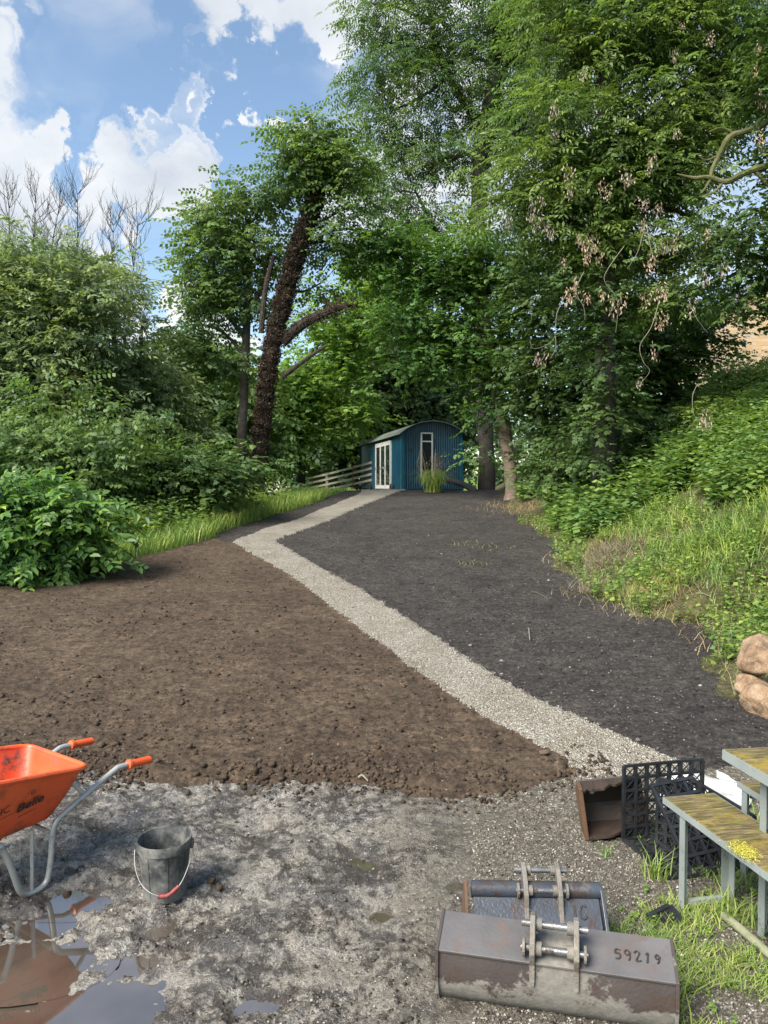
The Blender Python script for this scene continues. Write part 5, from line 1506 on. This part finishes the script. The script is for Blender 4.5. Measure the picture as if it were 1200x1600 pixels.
# ------------------------------------------------------------------ benches and table
def bench(name, label, cat, corner, ang, w, L, h, th, leg_in=.10, cross=True, leg_x=.006):
    """Top of mossy ply in a steel angle frame on leg frames; local x across, local -y along towards the camera."""
    o = thing(name, label, cat, (corner[0], corner[1], gz(corner[0], corner[1]) * 0), ang)
    MB().box((.006, -L + .006, h - .016), (w - .006, -.006, h)).build('seat' if cat == 'bench' else 'table_top', M['mossy_board'], o, bevel=.003)
    f_ = MB()
    f_.box((0, -L, h - th), (.005, 0, h - .003)); f_.box((w - .005, -L, h - th), (w, 0, h - .003))
    f_.box((.005, -.005, h - th), (w - .005, 0, h - .003)); f_.box((.005, -L, h - th), (w - .005, -L + .005, h - .003))
    f_.box((.005, -L + .005, h - .022), (.03, -.005, h - .0165)); f_.box((w - .03, -L + .005, h - .022), (w - .005, -.005, h - .0165))
    f_.build('frame', M['frame_steel'], o)
    for yy in (-leg_in, -L + leg_in):
        for x0 in (leg_x, w - leg_x - .040):
            l_ = MB(); l_.box((x0, yy - .003, -.03), (x0 + .04, yy, h - th + .01)); l_.box((x0 if x0 < w / 2 else x0 + .037, yy - .04, -.03), (x0 + .003 if x0 < w / 2 else x0 + .04, yy - .003, h - th + .01))
            l_.build('leg', M['frame_steel'], o)
        if cross:
            MB().box((leg_x + .041, yy - .028, .010), (w - leg_x - .041, yy - .003, .035)).build('foot_bar', M['frame_steel'], o)
        MB().box((leg_x + .041, yy - .028, h - th - .045), (w - leg_x - .041, yy - .003, h - th - .010)).build('top_bar', M['frame_steel'], o)
    return o
bn = bench('bench', 'mossy plank bench with grey steel legs beside the lattice crate', 'bench', (1.300, 3.475), R(11), .265, 1.7, .45, .030, .13)
bench('table', 'mossy topped outdoor table with grey steel frame at the right edge', 'table', (1.478, 3.262), R(9), .70, 1.7, .75, .045, .14, True, .085)
bench('bench', 'second mossy bench tucked under the far side of the table', 'bench', (1.735, 3.665), R(9), .265, 1.7, .45, .030, .03, False)
# yellow moss cushion on the first bench
r = np.random.default_rng(8)
c = atz(1163, 1330, .45)
pos = np.stack([c.x + r.normal(0, .020, 500), c.y + r.normal(0, .034, 500), .449 + np.abs(r.normal(0, .004, 500))], 1)
o = link('moss', leaf_mesh('moss', 'ivy', pos, r.normal(0, 1, (500, 3)), np.full(500, .05), r), M['moss'])
tag(o, 'bright yellow moss cushion on the bench seat edge', 'moss', kind='stuff')
# mossy pole on the ground
a = atz(1132, 1428, .035); b_ = atz(1230, 1512, .03)
pl_ = thing('pole', 'mossy round wooden pole lying on the gravel under the bench', 'pole', (a.x, a.y, 0))
d = b_ - a; d.z = 0
MB().tube([(0, 0, .026), Vector((0, 0, .026)) + d * .3 + Vector((.003, 0, 0)), Vector((0, 0, .024)) + d * .7, Vector((0, 0, .024)) + d * 2.0], [.019, .0185, .019, .0195], 12).build('shaft', M['pole_moss'], pl_, True)
MB().tube([(0, 0, .026), -d.normalized() * .004 + Vector((0, 0, .026))], .0165, 12).build('cut_end', M['fence_wood'], pl_, True)

# ------------------------------------------------------------------ white sheet, boulders, loose clods and sticks
r = np.random.default_rng(12)
def rag(label, pts_px, z, seed):
    pts = [atz(px, py, z) for px, py in pts_px]
    xs = [p_.x for p_ in pts]; ys = [p_.y for p_ in pts]
    n = 26
    gx, gy = np.meshgrid(np.linspace(0, 1, n), np.linspace(0, 1, n))
    P = np.array([(p_.x, p_.y) for p_ in pts])
    # bilinear over the four corners
    q = ((1 - gx) * (1 - gy))[..., None] * P[0] + (gx * (1 - gy))[..., None] * P[1] + (gx * gy)[..., None] * P[2] + ((1 - gx) * gy)[..., None] * P[3]
    x, y = q[..., 0].ravel(), q[..., 1].ravel()
    e = .06 * (fbm2(x * 6, y * 6, 2, seed) - .5)
    x = x + e; y = y + .05 * (fbm2(x * 7, y * 7, 2, seed + 1) - .5)
    zz = ground_z(x, y) + .012 + .045 * fbm2(x * 7, y * 9, 3, seed + 2) ** 2 + .012
    V = np.stack([x, y, zz], 1)
    i, j = np.meshgrid(np.arange(n - 1), np.arange(n - 1), indexing='ij')
    a = (i * n + j).ravel()
    F = np.stack([a, a + 1, a + n + 1, a + n], 1)
    o = link('white_sheet', np_mesh('white_sheet', V, F, 4), M['white_sheet'], None, True)
    s = o.modifiers.new('thickness', 'SOLIDIFY'); s.thickness = .003
    return tag(o, label, 'sheet')
rag('crumpled white sheet of fabric spread on the ground behind the lattice crate', [(1020, 1275), (1150, 1295), (1185, 1232), (1040, 1212)], .02, 3)
rag('small torn strip of white sheet on the black soil edge', [(1118, 1212), (1140, 1222), (1152, 1221), (1124, 1203)], .05, 5)

def boulder(label, px, py, Y, sx, sy, sz, seed, rz=0):
    bm = bmesh.new()
    bmesh.ops.create_icosphere(bm, subdivisions=4, radius=1)
    co = np.array([v.co[:] for v in bm.verts])
    rr = np.random.default_rng(seed)
    d = np.ones(len(co))
    for k in range(15):
        n = rr.normal(0, 1, 3); n /= np.linalg.norm(n); h = rr.uniform(.58, .82)
        dd = co @ n
        d = np.minimum(d, np.where(dd > 1e-3, h / np.maximum(dd, 1e-3), 9))
    d *= 1 + .10 * (vnoise3(co * 3 + seed, 3) - .5) + .06 * (vnoise3(co * 9 + seed, 4) - .5) + .04 * (vnoise3(co * 20 + seed, 5) - .5)
    for v, p_, k in zip(bm.verts, co, d): v.co = Vector(p_ * k * (sx, sy, sz))
    me = bpy.data.meshes.new('boulder'); bm.to_mesh(me); bm.free()
    o = link('boulder', me, M['boulder'], None, True)
    p_ = at(px, py, Y); o.location = p_; o.rotation_euler = (0.1, -.15, rz)
    return tag(o, label, 'boulder', 'boulders at the foot of the bank')
boulder('big orange brown boulder at the right edge, topmost of the three', 1192, 1024, 6.3, .27, .25, .17, 2, .3)
boulder('grey tan boulder wedged under the biggest one', 1172, 1068, 6.2, .17, .15, .11, 6, .9)
boulder('lower boulder at the right edge just above the black soil', 1200, 1100, 5.95, .22, .2, .16, 9, 2.0)

def clod_mesh(seed):
    bm = bmesh.new(); bmesh.ops.create_icosphere(bm, subdivisions=2, radius=1)
    co = np.array([v.co[:] for v in bm.verts])
    d = .75 + .55 * vnoise3(co * 1.6 + seed * 7.1, seed) + .28 * (vnoise3(co * 4 + seed, seed + 1) - .5)
    for v, p_, k in zip(bm.verts, co, d): v.co = Vector(p_ * k * (1, .9, .72))
    me = bpy.data.meshes.new('soil_clod'); bm.to_mesh(me); bm.free()
    me.polygons.foreach_set('use_smooth', np.ones(len(me.polygons), dtype=bool))
    me.materials.append(M['brown_soil'])
    return me
cm = [clod_mesh(k) for k in range(4)]
rr = random.Random(3)
for k, (px, py, s) in enumerate(((158, 1172, .032), (180, 1168, .030), (172, 1180, .022), (395, 1218, .040), (412, 1222, .030), (440, 1222, .028), (318, 1212, .026), (306, 1220, .022), (348, 1222, .030), (336, 1232, .020), (365, 1210, .024), (380, 1228, .022), (455, 1212, .018), (293, 1240, .022), (388, 1132, .020), (268, 1160, .016), (475, 1228, .018), (330, 1384, .024), (342, 1390, .020), (640, 1240, .018), (520, 1215, .018), (780, 1165, .016), (105, 1390, .022), (425, 1208, .026))):
    c = ground_hit(px, py)
    o = link('soil_clod', cm[k % 4])
    o.location = (c[0], c[1], gz(c[0], c[1]) + s * .35); o.rotation_euler = (rr.uniform(-.4, .4), rr.uniform(-.4, .4), rr.uniform(0, 6)); o.scale = (s * rr.uniform(.85, 1.25), s, s)
    tag(o, 'brown lump of soil lying loose on the ground among crumbs', 'soil clod', 'loose soil clods')
for k, (px, py, dx, dy, r_, lab, mt) in enumerate(((850, 1184, 0, 0, .022, 'pale stone lying at the tip of the brown soil beside the path', 'gravel'), (968, 960, 0, 0, .0, '', ''),)):
    if not r_: continue
    c = ground_hit(px, py)
    o = link('stone', clod_mesh(9).copy()); o.data.materials.clear(); o.data.materials.append(M['boulder'])
    o.location = (c[0], c[1], gz(*c) + .012); o.scale = (r_ * 1.5, r_, r_); tag(o, lab, 'stone')
for a_, b2, lab in (((826, 985), (828, 1003), 'thin pale stick standing up from the black soil'), ((1088, 936), (1112, 938), 'grey stick lying in the grass at the foot of the bank'), ((915, 888), (945, 876), 'bent dry stick lying beside the straw patch'), ((560, 1222), (575, 1226), 'short dark twig at the edge of the brown soil')):
    g0 = ground_hit(*a_); g1 = ground_hit(*b2)
    p0 = Vector((g0[0], g0[1], gz(*g0) + .02)); p1 = Vector((g1[0], g1[1], gz(*g1) + .02))
    o = MB().tube(spline([p0, p0.lerp(p1, .4) + Vector((0, .01, .02)), p1], 4), [.006, .007, .007, .006, .006, .006, .005, .005, .004], 6).build('stick', M['twig_pale'], None, True)
    tag(o, lab, 'stick')
# ------------------------------------------------------------------ grass, nettles, stones: what nobody could count
def blades(name, x, y, h, w, lean, material, seed, curve=.5):
    rng = np.random.default_rng(seed)
    n = len(x)
    z = ground_z(x, y) - .01
    a = rng.uniform(0, 6.283, n)
    dx, dy = np.cos(a), np.sin(a)
    ln = lean * rng.uniform(.3, 1.2, n) * h
    sx, sy = -dy * w * .5, dx * w * .5
    P = lambda t, k: np.stack([x + dx * ln * t ** 1.8 + sx * k, y + dy * ln * t ** 1.8 + sy * k, z + h * (t - curve * .35 * t * t)], 1)
    V = np.stack([P(0, -1), P(0, 1), P(.55, .8), P(.55, -.8), P(1, .15), P(1, -.15)], 1).reshape(-1, 3)
    b = np.arange(n)[:, None] * 6
    F = np.concatenate([b + [[0, 1, 2, 3]], b + [[3, 2, 4, 5]]])
    return tag(link(name, np_mesh(name, V, F, 4), M[material]), kind='stuff')

def nettles(name, x, y, h, material, seed, L=.10, W=.055):
    """Upright leafy stems with opposite pairs of leaves."""
    rng = np.random.default_rng(seed)
    z = ground_z(x, y)
    V = []
    n = len(x)
    lx, ly = rng.normal(0, .18, n), rng.normal(0, .18, n)
    VV = []
    for lv in range(5):
        t = .30 + .70 * lv / 4
        bx, by, bz = x + lx * h * t, y + ly * h * t, z + h * t
        a0 = rng.uniform(0, 3.14, n) + lv * 1.57
        sc = (1.15 - .6 * t) * rng.uniform(.7, 1.3, n)
        for s in (0, 1):
            a = a0 + s * math.pi + rng.normal(0, .2, n)
            d = np.stack([np.cos(a), np.sin(a), rng.uniform(-.65, .25, n)], 1)
            d /= np.linalg.norm(d, axis=1, keepdims=True)
            sd = np.stack([-np.sin(a), np.cos(a), rng.normal(0, .3, n)], 1)
            p = np.stack([bx, by, bz], 1)
            l = (L * sc)[:, None]; w = (W * sc)[:, None]
            VV.append(np.stack([p, p + d * l * .4 + sd * w, p + d * l, p + d * l * .4 - sd * w], 1))
    V = np.concatenate(VV).reshape(-1, 3)
    F = np.arange(len(V)).reshape(-1, 4)
    return tag(link(name, np_mesh(name, V, F, 4), M[material]), kind='stuff')

OCT = np.array([(1, 0, 0), (-1, 0, 0), (0, 1, 0), (0, -1, 0), (0, 0, 1), (0, 0, -1)], float)
OCTF = np.array([(0, 2, 4), (2, 1, 4), (1, 3, 4), (3, 0, 4), (2, 0, 5), (1, 2, 5), (3, 1, 5), (0, 3, 5)])
def pebbles(name, x, y, s, material, seed, sink=.25, flat=.7):
    rng = np.random.default_rng(seed)
    n = len(x)
    z = ground_z(x, y)
    v = OCT[None] * rng.uniform(.6, 1.35, (n, 6, 1)) + rng.normal(0, .16, (n, 6, 3))
    v[:, :, 2] *= flat
    a = rng.uniform(0, 6.283, n); c, q = np.cos(a), np.sin(a)
    vx = v[:, :, 0] * c[:, None] - v[:, :, 1] * q[:, None]; vy = v[:, :, 0] * q[:, None] + v[:, :, 1] * c[:, None]
    v = np.stack([vx, vy, v[:, :, 2]], 2) * s[:, None, None]
    v += np.stack([x, y, z + s * (flat - sink) * .6], 1)[:, None, :]
    F = (np.arange(n)[:, None, None] * 6 + OCTF[None]).reshape(-1, 3)
    return tag(link(name, np_mesh(name, v.reshape(-1, 3), F, 3), M[material]), kind='stuff')

def scatter(n, y0, y1, s0, s1, rng, want=None, near=1.0):
    """Random plan points, denser near the camera, kept where the region is wanted."""
    u = rng.uniform(0, 1, n)
    y = (y0 ** (1 - near) * (1 - u) + y1 ** (1 - near) * u) ** (1 / (1 - near)) if near != 1 else y0 * (y1 / y0) ** u
    x = rng.uniform(s0, s1, n) * y
    if want is not None:
        k = np.isin(region(x, y), want)
        x, y = x[k], y[k]
    return x, y

rng = np.random.default_rng(77)
# verge along the left crest
def strip(n, y0, y1, off0, off1, rng):
    y = rng.uniform(y0, y1, n); x = crest_left(y) + rng.uniform(off0, off1, n)
    return x, y
x, y = strip(17000, 9.5, 24, -1.7, .10, rng)
k = region(x, y) == LEFTG; x, y = x[k], y[k]
blades('grass', x, y, rng.uniform(.16, .50, len(x)), .017, .6, 'blade', 1)
x, y = strip(6500, 18, 40, -2.6, .3, rng)
k = region(x, y) == LEFTG; x, y = x[k], y[k]
blades('grass', x, y, rng.uniform(.06, .20, len(x)), .026, .6, 'blade', 2)
x, y = strip(450, 14, 21, -1.9, -.3, rng)
k = region(x, y) == LEFTG; x, y = x[k], y[k]
nettles('nettles', x, y, rng.uniform(.35, .85, len(x)), 'leaf_hedge', 3, .11, .05)
x, y = strip(1500, 10, 20, -3.2, -1.0, rng)
nettles('nettles', x, y, rng.uniform(.4, .9, len(x)), 'leaf_mid', 4, .14, .07)

BALD = [(*ground_hit(px, py), rx, ry) for px, py, rx, ry in ((962, 868, .42, 1.1), (935, 900, .22, .5), (820, 800, .7, 1.6), (1075, 945, .22, .25))]
def bald(x, y):
    q = np.full(x.shape, 9.0)
    for cx, cy, rx, ry in BALD: q = np.minimum(q, ((x - cx) / rx) ** 2 + ((y - cy) / ry) ** 2)
    return q < .55 + .9 * fbm2(x * 5, y * 5, 3, 66)
# right bank: short grass near its foot, tall nettles above, dark growth in the shade of the trees
def bank_pts(n, y0, y1, d0, d1, rng):
    y = y0 * (y1 / y0) ** rng.uniform(0, 1, n)
    d = rng.uniform(d0, d1, n)
    return edge_right(y) + d, y, d
x, y, d = bank_pts(28000, 6.3, 20, -.25, 4.2, rng)
pt = fbm2(x * .9, y * .9, 3, 7)
k = (region(x, y) == RIGHTG) & (rng.uniform(0, 1, len(x)) < np.clip((pt - .30) * 4, .12, 1)) & (d < 2.2 + pt * 3.4) & (~bald(x, y) | (rng.uniform(0, 1, len(x)) < .10))
x, y, d, pt = x[k], y[k], d[k], pt[k]
blades('grass', x, y, (.04 + np.clip(d, 0, 1.6) * .15) * rng.uniform(.5, 1.5, len(x)), .0045 + .0007 * y, 1.0, 'blade', 5)
kk = rng.uniform(0, 1, len(x)) < .10
blades('straw', x[kk], y[kk], rng.uniform(.10, .34, kk.sum()), .004, .9, 'straw', 16)
kk = rng.uniform(0, 1, len(x)) < .05
nettles('weeds', x[kk], y[kk], rng.uniform(.12, .34, kk.sum()), 'leaf_nettle', 17, .07, .030)
x, y, d = bank_pts(8800, 6.6, 18, 1.0, 8.5, rng)
pt = fbm2(x * .7, y * .7, 3, 8)
k = (region(x, y) == RIGHTG) & (d + (pt - .5) * 3.0 - .08 * (13 - y) > 2.3) & ~bald(x, y)
x, y, d = x[k], y[k], d[k]
nettles('nettles', x, y, rng.uniform(.45, .95, len(x)), 'leaf_nettle', 6, .15, .050)
x, y, d = bank_pts(3600, 13.5, 27, .35, 7.0, rng)
k = (region(x, y) == RIGHTG) & ~bald(x, y); x, y = x[k], y[k]
nettles('nettles', x, y, rng.uniform(.35, .85, len(x)), 'leaf_nettle', 7, .19, .075)
x, y, d = bank_pts(650, 7, 17, .0, 2.0, rng)
k = (region(x, y) == RIGHTG) & ~bald(x, y); x, y = x[k], y[k]
nettles('nettles', x, y, rng.uniform(.15, .38, len(x)), 'leaf_hedge', 8, .075, .032)
# dry straw patches
def patch(px, py, n, sp, rng):
    c = ground_hit(px, py)
    return c[0] + rng.normal(0, sp, n), c[1] + rng.normal(0, sp * 1.4, n)
xs, ys = [], []
for px, py, n, sp in ((962, 868, 3200, .36), (945, 850, 700, .25), (815, 795, 1500, .5), (860, 790, 400, .4), (930, 930, 500, .2), (1040, 950, 400, .25), (1110, 1000, 200, .15), (1000, 940, 350, .25), (1090, 945, 350, .3), (880, 815, 260, .3), (1040, 900, 200, .2), (1150, 950, 260, .2)):
    a, b_ = patch(px, py, n, sp, rng); xs.append(a); ys.append(b_)
x, y = np.concatenate(xs), np.concatenate(ys)
kk = rng.uniform(0, 1, len(x)) < np.clip((fbm2(x * 2.5, y * 2.5, 2, 91) - .30) * 4, 0.08, 1)
x, y = x[kk], y[kk]
blades('straw', x, y, rng.uniform(.04, .20, len(x)), .0055, 2.4, 'straw', 9)
# tufts growing in the black soil and thin weeds
xs, ys = [], []
for px, py, n, sp in ((745, 855, 40, .20), (775, 858, 22, .18), (735, 882, 26, .12), (725, 850, 16, .16)):
    a, b_ = patch(px, py, n, sp, rng); xs.append(a); ys.append(b_)
x, y = np.concatenate(xs), np.concatenate(ys)
blades('grass', x, y, rng.uniform(.03, .10, len(x)), .010, 1.8, 'straw_green', 10)
# yard grass round the digging buckets and tables
x = rng.uniform(.55, 2.0, 26000); y = rng.uniform(2.2, 4.2, 26000)
pt = fbm2(x * 4.5, y * 4.5, 3, 12)
front = 1.0 - np.clip((x - (1.02 - .05 * (y - 2.4))) / .08, 0, 1)
gap2 = ((x > .88) & (x < 1.20) & (y > 2.75) & (y < 3.35))
k = ((x > 1.02) & (y < 3.3) & (pt > .46)) | (gap2 & (pt > .36)) | ((x > 1.12) & (pt > .66))
x, y = x[k], y[k]
blades('grass', x, y, rng.uniform(.018, .070, len(x)), .0042, 1.3, 'blade', 13)
xs, ys = [], []
for px, py, n, sp in ((1022, 1372, 60, .025), (1040, 1320, 24, .02), (975, 1560, 16, .03), (1045, 1590, 30, .04), (1190, 1300, 60, .05), (1160, 1345, 30, .04), (1150, 1440, 50, .06)):
    c = atz(px, py, 0); xs.append(c.x + rng.normal(0, sp, n)); ys.append(c.y + rng.normal(0, sp, n))
x, y = np.concatenate(xs), np.concatenate(ys)
blades('grass', x, y, rng.uniform(.07, .19, len(x)), .006, .9, 'blade', 14)
x = rng.uniform(1.0, 1.9, 70); y = rng.uniform(2.4, 3.5, 70)
nettles('weeds', x, y, rng.uniform(.02, .06, len(x)), 'leaf_hedge', 15, .022, .009)

# gravel on the path, clods on the soil, trodden bits in the yard
x, y = scatter(66000, 4.6, 15, -.32, .50, rng, [PATH])
pebbles('gravel', x, y, rng.uniform(.004, .009, len(x)) * (.75 + y * .045), 'gravel', 1)
x, y = scatter(15000, 4.7, 15, -.60, .36, rng, [BROWN])
kk = fbm2(x * 2, y * 2, 2, 3) + rng.uniform(0, .35, len(x)) > .55
x, y = x[kk], y[kk]
pebbles('soil_crumbs', x, y, rng.uniform(.003, .009, len(x)) * rng.choice([1, 1, 1, 1, 1.6, 1.6, 3.2], len(x)), 'clod', 2, .5, .7)
x, y = scatter(16000, 5.0, 22, -.25, .55, rng, [BLACK])
pebbles('soil_crumbs', x, y, rng.uniform(.003, .009, len(x)) * rng.choice([1, 1, 1, 1.6, 1.6, 2.8], len(x)), 'black_clod', 3, .5, .6)
x, y = scatter(9000, 4.8, 14, -.32, .50, rng, [PATH])
kk = fbm2(x * 3, y * 3, 3, 46) > .56
x, y = x[kk], y[kk]
pebbles('soil_crumbs', x, y, rng.uniform(.003, .010, len(x)), 'clod', 8, .5, .7)
# ragged row of clods where the brown soil was raked up
x = rng.uniform(-2.6, 1.5, 1500); y = np.interp(x, YE_X, YE_Y) + rng.normal(.06, .13, len(x))
kk = fbm2(x * 3, y * 3, 2, 33) + rng.uniform(-.15, .15, len(x)) > .46
x, y = x[kk], y[kk]
pebbles('soil_crumbs', x, y, rng.uniform(.006, .020, len(x)), 'clod', 4, .35, .85)
x, y = scatter(17000, 2.1, 5.0, -.55, .55, rng, [YARD])
kk = fbm2(x * 2.5, y * 2.5, 3, 44) + (x < .4) * rng.uniform(-.2, .12, len(x)) > .46
x, y = x[kk], y[kk]
pebbles('gravel', x, y, rng.uniform(.002, .0055, len(x)) * rng.choice([1, 1, 1, 1.7], len(x)), 'yard_stone', 5)
x, y = scatter(2600, 2.1, 4.9, -.55, .25, rng, [YARD])
kk = fbm2(x * 4, y * 4, 3, 45) > .52
x, y = x[kk], y[kk]
pebbles('soil_crumbs', x, y, rng.uniform(.003, .013, len(x)), 'mud_clod', 6, .6, .6)
x, y = scatter(16000, 2.3, 5.0, .12, .55, rng, [YARD, PATH])
pebbles('gravel', x, y, rng.uniform(.003, .008, len(x)), 'yard_stone', 7)

# ornamental grass clump in front of the hut
gh = ground_hit(676, 770)
gg = thing('grass_clump', 'tall arching ornamental grass clump in front of the hut window', 'plant', (gh[0], gh[1], gz(*gh)))
r = random.Random(4)
mb = MB(); ms = MB()
for k in range(330):
    a = r.uniform(0, 6.283); h = r.uniform(.30, .80); sp = r.uniform(.45, 1.35) * h
    if k > 296: h = r.uniform(1.0, 1.5); sp = r.uniform(.2, .75)
    b0 = Vector((r.gauss(0, .10), r.gauss(0, .10), 0)); d = Vector((math.cos(a), math.sin(a), 0)); s = Vector((-d.y, d.x, 0)) * (.010 if k <= 296 else .006)
    pts = [b0, b0 + d * sp * .3 + Vector((0, 0, h * .6)), b0 + d * sp * .75 + Vector((0, 0, h)), b0 + d * sp * 1.25 + Vector((0, 0, h * r.uniform(.35, .85)))]
    tgt = mb if k <= 296 else ms
    vs = []
    for i, p_ in enumerate(pts): q = s * (1 - .28 * i); vs += [p_ - q, p_ + q]
    tgt.add(vs, [(0, 1, 3, 2), (2, 3, 5, 4), (4, 5, 7, 6)])
    if k > 296:
        for j in range(10):
            q = pts[2].lerp(pts[3], r.random()); e = q + Vector((r.gauss(0, .04), r.gauss(0, .04), r.uniform(-.07, .03)))
            tgt.add([q, q + s * 2.5, e + s, e], [(0, 1, 2, 3)])
tag(mb.build('blades', M['blade'], gg, fix=False), kind='stuff'); tag(ms.build('seed_heads', M['straw'], gg, fix=False), kind='stuff')
